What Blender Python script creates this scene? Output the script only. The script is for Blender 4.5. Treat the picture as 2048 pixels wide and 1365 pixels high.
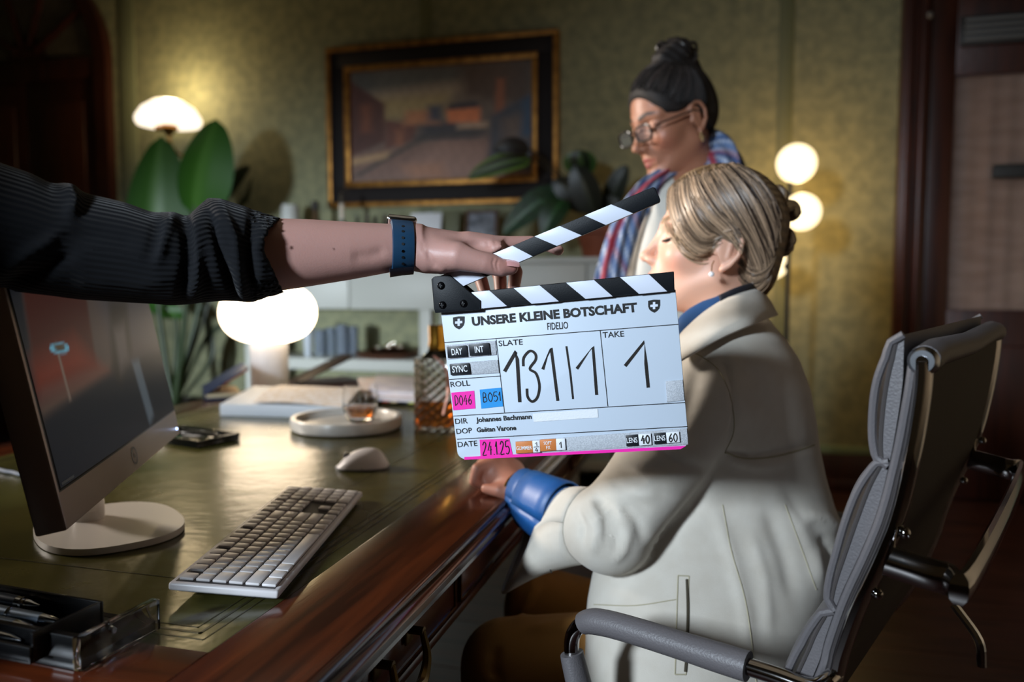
import bpy, bmesh, math, random
import numpy as np
from mathutils import Matrix, Vector
from mathutils.bvhtree import BVHTree

for _o in list(bpy.data.objects):
    bpy.data.objects.remove(_o, do_unlink=True)
random.seed(7); RNG = np.random.default_rng(7)
SC = bpy.context.scene
COL = SC.collection

# ------------------------------------------------------------------ camera
FPX, CX, CY = 1602.0, 1024.0, 682.5           # focal length and centre in pixels of the 2048x1365 frame
PITCH = math.atan(115/FPX); YAW = math.radians(15.3)
CAMZ = 1.12
camd = bpy.data.cameras.new('camera'); cam = bpy.data.objects.new('camera', camd); COL.objects.link(cam)
cam.location = (0, 0, CAMZ); cam.rotation_euler = (math.pi/2-PITCH, 0, YAW)
camd.sensor_width = 36; camd.lens = FPX/2048*36; camd.clip_start = .02
camd.dof.use_dof = True; camd.dof.focus_distance = .95; camd.dof.aperture_fstop = 2.8
SC.camera = cam
SC.view_settings.view_transform = 'Standard'; SC.view_settings.look = 'None'
SC.view_settings.gamma = 1; SC.view_settings.use_curve_mapping = False
SC.view_settings.exposure = 0.0

RV = np.array([math.cos(YAW), math.sin(YAW), 0]); FV = np.array([-math.sin(YAW), math.cos(YAW), 0]); UV_ = np.array([0, 0, 1.])
CAMP = np.array([0, 0, CAMZ])
def cf(r, f, u):                     # camera-yaw frame (right, forward, up from lens) -> world
    return CAMP + r*RV + f*FV + u*UV_

# ------------------------------------------------------------------ world and large lights
wd = bpy.data.worlds.new('world'); SC.world = wd; wd.use_nodes = True
wd.node_tree.nodes['Background'].inputs[0].default_value = (.50, .58, .66, 1)
wd.node_tree.nodes['Background'].inputs[1].default_value = .042
def area(name, loc, target, sx, sy, power, col, spread=math.pi):
    d = bpy.data.lights.new(name, 'AREA'); d.shape = 'RECTANGLE'; d.size = sx; d.size_y = sy
    d.energy = power; d.color = col; d.spread = spread
    o = bpy.data.objects.new(name, d); COL.objects.link(o); o.location = loc
    o.rotation_euler = (Vector(target)-Vector(loc)).to_track_quat('-Z', 'Y').to_euler()
    return o
area('window_daylight', cf(-2.5, -2.1, 1.25), cf(.35, 1.5, -.40), .42, .55, 26, (.76, .88, 1.0), math.radians(58))
area('added_fill_left', (-3.2, -2.9, 1.25), (-2.6, 4.4, .55), .6, .8, 15, (.80, .92, 1.0), math.radians(28))  # cool fill added for the lower left wall and sideboard; no window there
area('added_film_lamp_side', (-4.3, 1.3, 2.35), (-.05, 1.6, 1.25), .8, .8, 15, (1.0, .90, .80), math.radians(36))  # warm film lamp added from the left for the faces, not a window
area('ceiling_bounce', (-1.0, 1.4, 3.3), (-1.0, 1.5, 0), 3.0, 2.5, 4.6, (1.0, .84, .62))

# ------------------------------------------------------------------ pixel helpers
_cp, _sp = math.cos(PITCH), math.sin(PITCH)
def ray(x, y):
    a = (x-CX)/FPX; b = -(y-CY)/FPX
    return a*RV + (b*_sp+_cp)*FV + (b*_cp-_sp)*UV_
def P(x, y, d): return CAMP + ray(x, y)*d                          # point at optical depth d
def onZ(x, y, z):
    r = ray(x, y); return CAMP + r*((z-CAMZ)/r[2])
def onY(x, y, Y):
    r = ray(x, y); return CAMP + r*(Y/r[1])
def onX(x, y, X):
    r = ray(x, y); return CAMP + r*(X/r[0])
def onPl(x, y, p, n):
    r = ray(x, y); p = np.asarray(p); n = np.asarray(n)
    return CAMP + r*(np.dot(p-CAMP, n)/np.dot(r, n))
def topx(V):                                                         # world points -> px, py, depth
    Q = np.asarray(V)-CAMP
    r = Q@RV; f = Q@FV; u = Q@UV_
    d = f*_cp - u*_sp; b = f*_sp + u*_cp
    d = np.maximum(d, 1e-3)
    return CX+FPX*r/d, CY-FPX*b/d, d

# ------------------------------------------------------------------ materials
def lin(c):
    if isinstance(c, str):
        c = c.lstrip('#'); c = [int(c[i:i+2], 16)/255 for i in (0, 2, 4)]
        return tuple((x/12.92 if x <= .04045 else ((x+.055)/1.055)**2.4) for x in c)
    return tuple(c[:3])
MATS = {}
def mat(name, col=(.5, .5, .5), rough=.5, metal=0., col2=None, vscale=6., vdetail=4., vstretch=None, vpos=(.35, .65),
        bump=0., bscale=60., bstretch=None, coat=0., coatr=.1, trans=0., ior=1.5, emit=None, estr=0., attr=None, sss=0.,
        spec=.5, alpha=1., sheen=0., rvar=0., wave=None):
    if name in MATS: return MATS[name]
    m = bpy.data.materials.new(name); m.use_nodes = True; nt = m.node_tree; b = nt.nodes['Principled BSDF']
    N = nt.nodes.new; L = nt.links.new
    b.inputs['Base Color'].default_value = (*lin(col), 1); b.inputs['Roughness'].default_value = rough
    b.inputs['Metallic'].default_value = metal; b.inputs['IOR'].default_value = ior
    b.inputs['Transmission Weight'].default_value = trans; b.inputs['Coat Weight'].default_value = coat
    b.inputs['Coat Roughness'].default_value = coatr; b.inputs['Specular IOR Level'].default_value = spec
    b.inputs['Alpha'].default_value = alpha; b.inputs['Sheen Weight'].default_value = sheen
    if sss:
        b.inputs['Subsurface Weight'].default_value = sss; b.inputs['Subsurface Radius'].default_value = (.012, .005, .003)
        b.inputs['Subsurface Scale'].default_value = 1.0
    tc = N('ShaderNodeTexCoord')
    def mapped(st):
        mp = N('ShaderNodeMapping'); mp.inputs['Scale'].default_value = st or (1, 1, 1); L(tc.outputs['Object'], mp.inputs['Vector']); return mp.outputs['Vector']
    src = None
    if attr:
        a = N('ShaderNodeAttribute'); a.attribute_name = attr; src = a.outputs['Color']
    if col2 is not None:
        n = N('ShaderNodeTexNoise'); n.inputs['Scale'].default_value = vscale; n.inputs['Detail'].default_value = vdetail
        L(mapped(vstretch), n.inputs['Vector'])
        r = N('ShaderNodeValToRGB'); r.color_ramp.elements[0].position = vpos[0]; r.color_ramp.elements[1].position = vpos[1]
        r.color_ramp.elements[0].color = (*lin(col), 1); r.color_ramp.elements[1].color = (*lin(col2), 1)
        L(n.outputs['Fac'], r.inputs['Fac'])
        if src is not None:
            mx = N('ShaderNodeMix'); mx.data_type = 'RGBA'; mx.blend_type = 'MULTIPLY'; mx.inputs[0].default_value = 1
            L(src, mx.inputs[6]); L(r.outputs['Color'], mx.inputs[7]); src = mx.outputs[2]
        else: src = r.outputs['Color']
        if rvar:
            mr = N('ShaderNodeMapRange'); mr.inputs[3].default_value = max(0, rough-rvar); mr.inputs[4].default_value = rough+rvar
            L(n.outputs['Fac'], mr.inputs[0]); L(mr.outputs[0], b.inputs['Roughness'])
    if src is not None: L(src, b.inputs['Base Color'])
    if bump:
        n2 = N('ShaderNodeTexNoise'); n2.inputs['Scale'].default_value = bscale; n2.inputs['Detail'].default_value = 3
        L(mapped(bstretch), n2.inputs['Vector'])
        bp = N('ShaderNodeBump'); bp.inputs['Strength'].default_value = bump; bp.inputs['Distance'].default_value = .01
        L(n2.outputs['Fac'], bp.inputs['Height']); L(bp.outputs['Normal'], b.inputs['Normal'])
    if wave:                                                        # ribs from a per-vertex coordinate
        a = N('ShaderNodeAttribute'); a.attribute_name = wave[0]
        mm = N('ShaderNodeMath'); mm.operation = 'MULTIPLY'; mm.inputs[1].default_value = wave[1]; L(a.outputs['Fac'], mm.inputs[0])
        sn = N('ShaderNodeMath'); sn.operation = 'SINE'; L(mm.outputs[0], sn.inputs[0])
        bp = N('ShaderNodeBump'); bp.inputs['Strength'].default_value = wave[2]; bp.inputs['Distance'].default_value = wave[3]
        L(sn.outputs[0], bp.inputs['Height']); L(bp.outputs['Normal'], b.inputs['Normal'])
    if emit is not None:
        b.inputs['Emission Color'].default_value = (*lin(emit), 1); b.inputs['Emission Strength'].default_value = estr
    MATS[name] = m; return m

# ------------------------------------------------------------------ object helpers
ROOT = {}
def thing(name, label, cat, loc=(0, 0, 0), M=None, group=None, kind=None):
    o = bpy.data.objects.new(name, None); COL.objects.link(o); o.empty_display_size = .05
    o.matrix_world = M if M is not None else Matrix.Translation(Vector(loc))
    ROOT[o.name] = o.matrix_world.copy()
    if label: o['label'] = label
    if cat: o['category'] = cat
    if group: o['group'] = group
    if kind: o['kind'] = kind
    return o
def mkmesh(name, m, material, smooth=True, angle=40):
    V, F = np.asarray(m[0], dtype=float), m[1]; A = m[2] if len(m) > 2 else {}
    me = bpy.data.meshes.new(name)
    me.from_pydata([tuple(v) for v in V], [], [tuple(int(i) for i in f) for f in F]); 
    for k, arr in A.items():
        arr = np.asarray(arr)
        if arr.ndim == 2:
            at = me.color_attributes.new(k, 'FLOAT_COLOR', 'POINT')
            c4 = np.ones((len(V), 4), dtype=np.float32); c4[:, :3] = arr[:, :3]; at.data.foreach_set('color', c4.ravel())
        else:
            at = me.attributes.new(k, 'FLOAT', 'POINT'); at.data.foreach_set('value', arr.astype(np.float32))
    if material is not None: me.materials.append(material)
    if smooth:
        me.shade_smooth()
        if angle: me.set_sharp_from_angle(angle=math.radians(angle))
    me.update(); return me
def xf(V, M):
    V = np.asarray(V, dtype=float); A = np.array(M); return V@A[:3, :3].T + A[:3, 3]
def part(name, m, material, parent, local=False, smooth=True, angle=40, label=None, kind=None):
    V = np.asarray(m[0], dtype=float)
    RM = ROOT[parent.name]
    if not local: V = xf(V, RM.inverted())
    me = mkmesh(name, (V,)+tuple(m[1:]), material, smooth, angle)
    o = bpy.data.objects.new(name, me); COL.objects.link(o); o.parent = parent
    ROOT[o.name] = RM.copy()
    if label: o['label'] = label
    if kind: o['kind'] = kind
    return o
def single(name, m, material, label, cat, group=None, kind=None, smooth=True, angle=40, org=None):
    V = np.asarray(m[0], dtype=float)
    if org is None: org = np.array([(V[:, 0].min()+V[:, 0].max())/2, (V[:, 1].min()+V[:, 1].max())/2, V[:, 2].min()])
    o = bpy.data.objects.new(name, mkmesh(name, (V-org,)+tuple(m[1:]), material, smooth, angle)); COL.objects.link(o)
    o.location = org; ROOT[o.name] = Matrix.Translation(Vector(org))
    if label: o['label'] = label
    if cat: o['category'] = cat
    if group: o['group'] = group
    if kind: o['kind'] = kind
    return o
def dup(o, parent=None, loc=None, **kw):
    c = o.copy(); COL.objects.link(c); c.parent = parent
    if loc is not None: c.location = loc
    for k, v in kw.items(): c[k] = v
    ROOT[c.name] = ROOT.get(o.name, Matrix.Identity(4))
    for ch in o.children: dup(ch, c)
    return c

# ------------------------------------------------------------------ mesh makers -> (V, F)
def join(*ms):
    V = []; F = []; n = 0; keys = set(); 
    for m in ms:
        V.append(np.asarray(m[0], dtype=float)); F += [tuple(int(i)+n for i in f) for f in m[1]]; n += len(m[0])
    out = [np.vstack(V), F]
    if len(ms[0]) > 2 and ms[0][2]:
        out.append({k: np.concatenate([np.asarray(m[2][k]) for m in ms]) for k in ms[0][2]})
    return tuple(out)
def box(x0, x1, y0, y1, z0, z1, bev=0., seg=2):
    bm = bmesh.new(); bmesh.ops.create_cube(bm, size=1)
    for v in bm.verts: v.co = Vector((x0+(v.co.x+.5)*(x1-x0), y0+(v.co.y+.5)*(y1-y0), z0+(v.co.z+.5)*(z1-z0)))
    if bev: bmesh.ops.bevel(bm, geom=list(bm.edges), offset=bev, segments=seg, affect='EDGES', profile=.5)
    r = bm2(bm); bm.free(); return r
def bm2(bm):
    bm.verts.index_update()
    return np.array([v.co[:] for v in bm.verts]), [tuple(v.index for v in f.verts) for f in bm.faces]
def obox(c, ax, ay, az, sx, sy, sz, bev=0., seg=2):                  # box centred at c with axes
    V, F = box(-sx/2, sx/2, -sy/2, sy/2, -sz/2, sz/2, bev, seg)
    A = np.array([ax, ay, az], dtype=float); return V@A+np.asarray(c), F
def prism(poly, axu, axv, axn, o, t0, t1, bev=0.):                    # polygon (u,v) extruded along axn
    n = len(poly); poly = np.asarray(poly, dtype=float)
    bm = bmesh.new()
    a = [bm.verts.new((p[0], p[1], t0)) for p in poly]; b = [bm.verts.new((p[0], p[1], t1)) for p in poly]
    bm.faces.new(a[::-1]); bm.faces.new(b)
    for i in range(n): bm.faces.new((a[i], a[(i+1) % n], b[(i+1) % n], b[i]))
    bmesh.ops.recalc_face_normals(bm, faces=list(bm.faces))
    if bev: bmesh.ops.bevel(bm, geom=list(bm.edges), offset=bev, segments=2, affect='EDGES', profile=.5)
    V, F = bm2(bm); bm.free()
    A = np.array([axu, axv, axn], dtype=float); return V@A+np.asarray(o, dtype=float), F
def lathe(prof, n=32, c=(0, 0, 0)):
    V = []; F = []; m = len(prof)
    for k in range(n):
        a = 2*math.pi*k/n
        for r, z in prof: V.append((c[0]+r*math.cos(a), c[1]+r*math.sin(a), c[2]+z))
    for k in range(n):
        for j in range(m-1):
            F.append((k*m+j, ((k+1) % n)*m+j, ((k+1) % n)*m+j+1, k*m+j+1))
    V = np.array(V)
    for j in (0, m-1):
        if prof[j][0] > 1e-6: F.append(tuple(k*m+j for k in (range(n-1, -1, -1) if j == 0 else range(n))))
    return V, F
def catmull(pts, n=8, closed=False):
    P_ = np.asarray(pts, dtype=float); N_ = len(P_); out = []
    idx = range(N_ if closed else N_-1)
    for i in idx:
        p0 = P_[(i-1) % N_] if closed or i > 0 else 2*P_[0]-P_[1]
        p1 = P_[i]; p2 = P_[(i+1) % N_]; p3 = P_[(i+2) % N_] if closed or i+2 < N_ else 2*P_[-1]-P_[-2]
        for t in np.linspace(0, 1, n, endpoint=False):
            out.append(.5*((2*p1)+(-p0+p2)*t+(2*p0-5*p1+4*p2-p3)*t*t+(-p0+3*p1-3*p2+p3)*t**3))
    if not closed: out.append(P_[-1])
    return np.array(out)
def tube(pts, rad, n=10, closed=False, flat=None, up=None, cap=True):
    """sweep a circle (or ellipse: flat = height factor along up) along pts"""
    pts = np.asarray(pts, dtype=float); N_ = len(pts)
    rad = np.full(N_, rad) if np.isscalar(rad) else np.interp(np.linspace(0, 1, N_), np.linspace(0, 1, len(rad)), rad)
    if closed: T = np.roll(pts, -1, 0)-np.roll(pts, 1, 0)
    else: T = np.gradient(pts, axis=0)
    T /= np.linalg.norm(T, axis=1)[:, None]+1e-12
    ref = np.array(up if up is not None else ((0, 0, 1) if abs(T[0][2]) < .9 else (1, 0, 0)), dtype=float)
    a = np.cross(T[0], ref); a /= np.linalg.norm(a)+1e-12; V = []; F = []
    for i in range(N_):
        if up is not None: a = np.cross(T[i], ref)
        else: a = a-T[i]*np.dot(a, T[i])
        a = a/(np.linalg.norm(a)+1e-12); b = np.cross(a, T[i])
        for k in range(n):
            th = 2*math.pi*k/n
            V.append(pts[i]+rad[i]*(a*math.cos(th)+b*math.sin(th)*(flat if flat else 1)))
    for i in range(N_ if closed else N_-1):
        j = (i+1) % N_
        for k in range(n): F.append((i*n+k, i*n+(k+1) % n, j*n+(k+1) % n, j*n+k))
    if cap and not closed: F.append(tuple(range(n-1, -1, -1))); F.append(tuple((N_-1)*n+k for k in range(n)))
    return np.array(V), F
def sheet(rows, thick=0.):                                            # grid of points -> surface, optionally thickened
    R_ = np.asarray(rows, dtype=float); a, b = R_.shape[:2]; V = R_.reshape(-1, 3)
    F = [(i*b+j, i*b+j+1, (i+1)*b+j+1, (i+1)*b+j) for i in range(a-1) for j in range(b-1)]
    if thick:
        du = np.gradient(R_, axis=0); dv = np.gradient(R_, axis=1); n = np.cross(du, dv); n /= np.linalg.norm(n, axis=2)[:, :, None]+1e-12
        V2 = (R_+n*thick).reshape(-1, 3); k = len(V)
        F2 = [tuple(reversed([x+k for x in f])) for f in F]
        rim = [j for j in range(b)]+[i*b+b-1 for i in range(1, a)]+[(a-1)*b+j for j in range(b-2, -1, -1)]+[i*b for i in range(a-2, 0, -1)]
        F3 = [(rim[i], rim[i-1], rim[i-1]+k, rim[i]+k) for i in range(len(rim))]
        V = np.vstack([V, V2]); F = F+F2+F3
    return V, F
def sphere(c, r, n=20, m=12, sc=(1, 1, 1)):
    prof = [(max(r*math.sin(math.pi*j/m), 0 if j in (0, m) else 0), -r*math.cos(math.pi*j/m)) for j in range(m+1)]
    prof[0] = (1e-5, -r); prof[-1] = (1e-5, r)
    V, F = lathe(prof, n); return V*np.array(sc)+np.asarray(c), F
def frameM(o, x, y, z):
    M = Matrix.Identity(4)
    for i, a in enumerate((x, y, z)):
        for j in range(3): M[j][i] = a[j]
    for j in range(3): M[j][3] = o[j]
    return M
def nrm(v): v = np.asarray(v, dtype=float); return v/np.linalg.norm(v)
def text_mesh(s, w, h, bold=0.):
    """flat text mesh scaled to width w and cap height h, baseline left at the origin"""
    cu = bpy.data.curves.new('t', 'FONT'); cu.body = s; cu.size = 1; cu.offset = bold; cu.resolution_u = 3
    o = bpy.data.objects.new('t', cu); COL.objects.link(o)
    dg = bpy.context.evaluated_depsgraph_get(); me = bpy.data.meshes.new_from_object(o.evaluated_get(dg))
    V = np.array([v.co[:] for v in me.vertices]); F = [tuple(p.vertices) for p in me.polygons]
    bpy.data.objects.remove(o); bpy.data.curves.remove(cu); bpy.data.meshes.remove(me)
    caph = .73
    V[:, 0] -= V[:, 0].min(); V[:, 0] *= w/V[:, 0].max(); V[:, 1] *= h/caph
    return V, F

# ------------------------------------------------------------------ signed distance modelling
def s_round(p, a, b, ra, rb):
    a = np.asarray(a, float); b = np.asarray(b, float); ba = b-a; L2 = max(ba@ba, 1e-12)
    t = np.clip(((p-a)@ba)/L2, 0, 1); return np.linalg.norm(p-a-t[:, None]*ba, axis=1)-(ra+(rb-ra)*t)
def s_ell(p, c, r, A=None):
    q = p-np.asarray(c, float)
    if A is not None: q = q@np.asarray(A, float).T
    r = np.asarray(r, float); k = np.linalg.norm(q/r, axis=1); k2 = np.linalg.norm(q/(r*r), axis=1)
    return k*(k-1)/np.maximum(k2, 1e-9)
def smin(a, b, k):
    h = np.clip(.5+.5*(b-a)/k, 0, 1); return b+(a-b)*h-k*h*(1-h)
def smax(a, b, k): return -smin(-a, -b, k)
def s_chain(p, pts, rads, k=.01):
    d = None
    for i in range(len(pts)-1):
        e = s_round(p, pts[i], pts[i+1], rads[i], rads[i+1]); d = e if d is None else np.minimum(d, e)
    return d
def px_h(p, tab, d0, t, ex=2.2):
    """solid whose silhouette runs along x in the picture; tab rows (px, ytop, ybot); d0/t rows (px, depth)/(px, half thickness)"""
    x, y, d = topx(p); tab = np.asarray(tab, float); d0 = np.asarray(d0, float); t = np.asarray(t, float)
    yt = np.interp(x, tab[:, 0], tab[:, 1]); yb = np.interp(x, tab[:, 0], tab[:, 2])
    dd = np.interp(x, d0[:, 0], d0[:, 1]); tt = np.interp(x, t[:, 0], t[:, 1])
    a = (yb-yt)/2*dd/FPX
    q = (np.abs((y-(yt+yb)/2)*d/FPX/a)**ex+np.abs((d-dd)/tt)**ex)**(1/ex)
    e = (q-1)*np.minimum(a, tt)
    ex_ = np.maximum(tab[0, 0]-x, x-tab[-1, 0])*d/FPX
    return np.maximum(e, ex_)
def px_v(p, tab, d0, t, ex=2.2, shear=0.):
    x, y, d = topx(p); tab = np.asarray(tab, float); d0 = np.asarray(d0, float); t = np.asarray(t, float)
    dd = np.interp(y, d0[:, 0], d0[:, 1]); tt = np.interp(y, t[:, 0], t[:, 1])
    xl = np.interp(y, tab[:, 0], tab[:, 1]); xr = np.interp(y, tab[:, 0], tab[:, 2])
    a = (xr-xl)/2*dd/FPX
    off = (x-(xl+xr)/2)*d/FPX
    q = (np.abs(off/a)**ex+np.abs((d-dd-shear*off)/tt)**ex)**(1/ex)
    e = (q-1)*np.minimum(a, tt)
    ex_ = np.maximum(tab[0, 0]-y, y-tab[-1, 0])*d/FPX
    return np.maximum(e, ex_)
def netmesh(fn, lo, hi, h, B=10, slack=1.6):
    """surface nets over a block-culled grid"""
    lo = np.asarray(lo, float); hi = np.asarray(hi, float); n = np.ceil((hi-lo)/h/B).astype(int)*B
    G = np.full(n+1, 1.0, dtype=np.float32)
    nb = n//B
    cb = np.stack(np.meshgrid(*[np.arange(k) for k in nb], indexing='ij'), -1).reshape(-1, 3)
    cen = lo+(cb+.5)*B*h; dc = fn(cen); half = B*h*.87*slack
    act = np.abs(dc) < half
    ins = cb[(dc < 0) & ~act]
    for b in ins: G[b[0]*B:(b[0]+1)*B+1, b[1]*B:(b[1]+1)*B+1, b[2]*B:(b[2]+1)*B+1] = -1
    loc = np.stack(np.meshgrid(*[np.arange(B+1)]*3, indexing='ij'), -1).reshape(-1, 3)
    ab = cb[act]; step = 150
    for s in range(0, len(ab), step):
        q = ab[s:s+step]; idx = (q[:, None, :]*B+loc[None]).reshape(-1, 3)
        v = fn(lo+idx*h).astype(np.float32); v[v == 0] = 1e-7
        G[idx[:, 0], idx[:, 1], idx[:, 2]] = v
    S = G < 0
    c = S[:-1, :-1, :-1].astype(np.int8)
    tot = np.zeros(n, np.int8)
    for i in (0, 1):
        for j in (0, 1):
            for k in (0, 1): tot += S[i:i+n[0], j:j+n[1], k:k+n[2]]
    mix = (tot > 0) & (tot < 8); ci = np.argwhere(mix)
    ID = np.full(n, -1, np.int64); ID[mix] = np.arange(len(ci))
    acc = np.zeros((len(ci), 3)); cnt = np.zeros(len(ci))
    cor = [(i, j, k) for i in (0, 1) for j in (0, 1) for k in (0, 1)]
    vals = {o: G[ci[:, 0]+o[0], ci[:, 1]+o[1], ci[:, 2]+o[2]].astype(float) for o in cor}
    for o in cor:
        for ax in range(3):
            if o[ax] == 0:
                q = list(o); q[ax] = 1; q = tuple(q); a = vals[o]; b = vals[q]; m_ = (a < 0) != (b < 0)
                t = a[m_]/(a[m_]-b[m_]); pt = np.tile(np.array(o, float), (m_.sum(), 1)); pt[:, ax] = t
                acc[m_] += pt; cnt[m_] += 1
    V = lo+(ci+acc/cnt[:, None])*h
    F = []
    for ax in range(3):
        sl0 = [slice(None)]*3; sl1 = [slice(None)]*3; sl0[ax] = slice(0, -1); sl1[ax] = slice(1, None)
        ch = S[tuple(sl0)] != S[tuple(sl1)]; e = np.argwhere(ch); o1, o2 = [(1, 2), (2, 0), (0, 1)][ax]
        ok = (e[:, o1] > 0) & (e[:, o2] > 0) & (e[:, o1] < n[o1]) & (e[:, o2] < n[o2]); e = e[ok]
        def cid(d1, d2):
            q = e.copy(); q[:, o1] += d1; q[:, o2] += d2; return ID[q[:, 0], q[:, 1], q[:, 2]]
        f = np.stack([cid(-1, -1), cid(0, -1), cid(0, 0), cid(-1, 0)], 1)
        flip = ~S[e[:, 0], e[:, 1], e[:, 2]]
        f[flip] = f[flip][:, ::-1]; F.append(f[(f >= 0).all(1)])
    return V, np.vstack(F)
def vnormals(V, F):
    F = np.asarray(F); n = np.cross(V[F[:, 1]]-V[F[:, 0]], V[F[:, 2]]-V[F[:, 0]])
    N_ = np.zeros_like(V)
    for k in range(F.shape[1]): np.add.at(N_, F[:, k], n)
    return N_/(np.linalg.norm(N_, axis=1)[:, None]+1e-12)
def relax(V, F, it=2, w=.5):
    F = np.asarray(F); V = V.copy()
    for _ in range(it):
        A = np.zeros_like(V); c = np.zeros(len(V))
        for a, b in ((0, 1), (1, 2), (2, 3), (3, 0)):
            np.add.at(A, F[:, a], V[F[:, b]]); np.add.at(A, F[:, b], V[F[:, a]])
            np.add.at(c, F[:, a], 1); np.add.at(c, F[:, b], 1)
        V = V*(1-w)+w*A/np.maximum(c, 1)[:, None]
    return V
def seg_dist(P_, pl):
    best = np.full(len(P_), 1e9)
    for a, b in zip(pl[:-1], pl[1:]):
        ba = b-a; t = np.clip(((P_-a)@ba)/max(ba@ba, 1e-12), 0, 1)
        best = np.minimum(best, np.linalg.norm(P_-a-t[:, None]*ba, axis=1))
    return best
def pix_dent(V, F, pl, width, amp, front=True, taper=True):
    """push the surface facing the lens in or out along a line drawn in pixels (a fold or crease in the cloth)"""
    N_ = vnormals(V, F); x, y, d = topx(V); pl = np.asarray(pl, float)
    facing = ((CAMP-V)*N_).sum(1) > 0
    Q = np.c_[x, y]; best = np.full(len(V), 1e9); tt = np.zeros(len(V)); n = len(pl)-1
    for i, (a, b) in enumerate(zip(pl[:-1], pl[1:])):
        ba = b-a; t = np.clip(((Q-a)@ba)/max(ba@ba, 1e-9), 0, 1); e = np.linalg.norm(Q-a-t[:, None]*ba, axis=1)
        m_ = e < best; best[m_] = e[m_]; tt[m_] = (i+t[m_])/n
    w = np.exp(-(best/width)**2)
    if taper: w *= np.clip(np.minimum(tt, 1-tt)*4+.15, 0, 1)
    w[~facing] = 0
    return V+N_*(w*amp)[:, None]
def bvh(m): return BVHTree.FromPolygons([Vector(v) for v in m[0]], [tuple(int(i) for i in f) for f in m[1]])
def project(bv, pts, off=0.):
    """pixels -> points where their rays first meet the surface"""
    out = []
    for x, y in pts:
        r = Vector(ray(x, y)).normalized(); h = bv.ray_cast(Vector(CAMP), r)
        if h[0] is None: continue
        out.append(np.array(h[0])+np.array(h[1])*off*(1 if h[1].dot(r) < 0 else -1))
    return np.array(out)
# ================================================================== THE ROOM
WY = 4.6; XL, XR = -6.2, 2.6; YF = -3.3; ZC = 3.45
m_wall = mat('green_wallpaper', '#71735a', .75, col2='#8a8a6a', vscale=16, vdetail=8, bump=.35, bscale=34)
m_strip = mat('green_painted_strip', '#636647', .6)
m_dark = mat('dark_mahogany', '#2a120c', .38, col2='#3d1b10', vscale=3, vstretch=(14, 14, 1.2), bump=.05, bscale=30)
m_plank = mat('dark_parquet', '#2a1a18', .36, col2='#4a2d29', vscale=2.2, vstretch=(1.5, 16, 6), rvar=.08)
m_cream = mat('cream_plaster', '#b9a98f', .8)
def S(name, m, material, parent=None, **kw):
    o = single(name, m, material, None, None, kind='structure', **kw)
    return o
floor = S('floor', box(XL, XR, YF, WY, -.08, -.012), mat('subfloor', '#120b09', .8), org=np.array([0, 0, 0.]))
pw = .16; k = 0; yy = YF; pl = None
while yy < WY-.001:
    y1 = min(yy+pw, WY)
    part('plank', box(XL, XR, yy+.0015, y1-.0015, -.014, 0), m_plank, floor, smooth=False); yy += pw
wb = S('wall_back', box(XL, XR, WY, WY+.12, 0, ZC), m_wall)
wr = S('wall_right', box(XR, XR+.1, YF, WY, 0, ZC), m_cream)
wl = S('wall_left', box(XL-.1, XL, YF, WY, 0, ZC), m_wall)
S('ceiling', box(XL, XR, YF, WY, ZC, ZC+.1), mat('ceiling_plaster', '#8a8578', .85))
# wall behind the photographer with the window the daylight comes from
wc = cf(-2.5, -2.1, 1.25)
wf = S('wall_front', join(box(XL, wc[0]-.45, YF-.1, YF, 0, ZC), box(wc[0]+.45, XR, YF-.1, YF, 0, ZC), box(wc[0]-.45, wc[0]+.45, YF-.1, YF, 0, 1.0), box(wc[0]-.45, wc[0]+.45, YF-.1, YF, 2.5, ZC)), m_cream)
wi = thing('window_1', None, None, (wc[0], YF, 1.0), kind='structure')
for a in ((wc[0]-.45, wc[0]-.38, 1.0, 2.5), (wc[0]+.38, wc[0]+.45, 1.0, 2.5), (wc[0]-.38, wc[0]+.38, 1.0, 1.08), (wc[0]-.38, wc[0]+.38, 2.42, 2.5)):
    part('frame_bar', box(a[0], a[1], YF-.08, YF-.02, a[2], a[3], .004), mat('white_paint', '#d8d8d4', .5), wi)
part('pane', box(wc[0]-.38, wc[0]+.38, YF-.055, YF-.05, 1.08, 2.42), mat('window_glass', '#aab4bb', .05, trans=.9), wi)
# baseboard and the vertical wall strips
bx0 = -4.02; bx1 = .80
S('baseboard_back', join(box(bx0, bx1, WY-.025, WY, 0, .20, .004), box(bx0, bx1, WY-.04, WY-.024, 0, .07, .004)), m_dark)
tn = 0
for (px, py, w) in ((852, 30, .075), (1568, 300, .075), (262, 300, .12)):
    c = onY(px, py, WY); tn += 1
    S('trim_%d' % tn, box(c[0]-w/2, c[0]+w/2, WY-.012, WY, .20, ZC-.002, .003), m_strip if tn != 3 else mat('pale_green_strip', '#757a5e', .6))
S('trim_4', box(bx0, bx1, WY-.015, WY, .2, .245, .003), mat('pale_green_rail', '#7c8e6c', .5))

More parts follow.
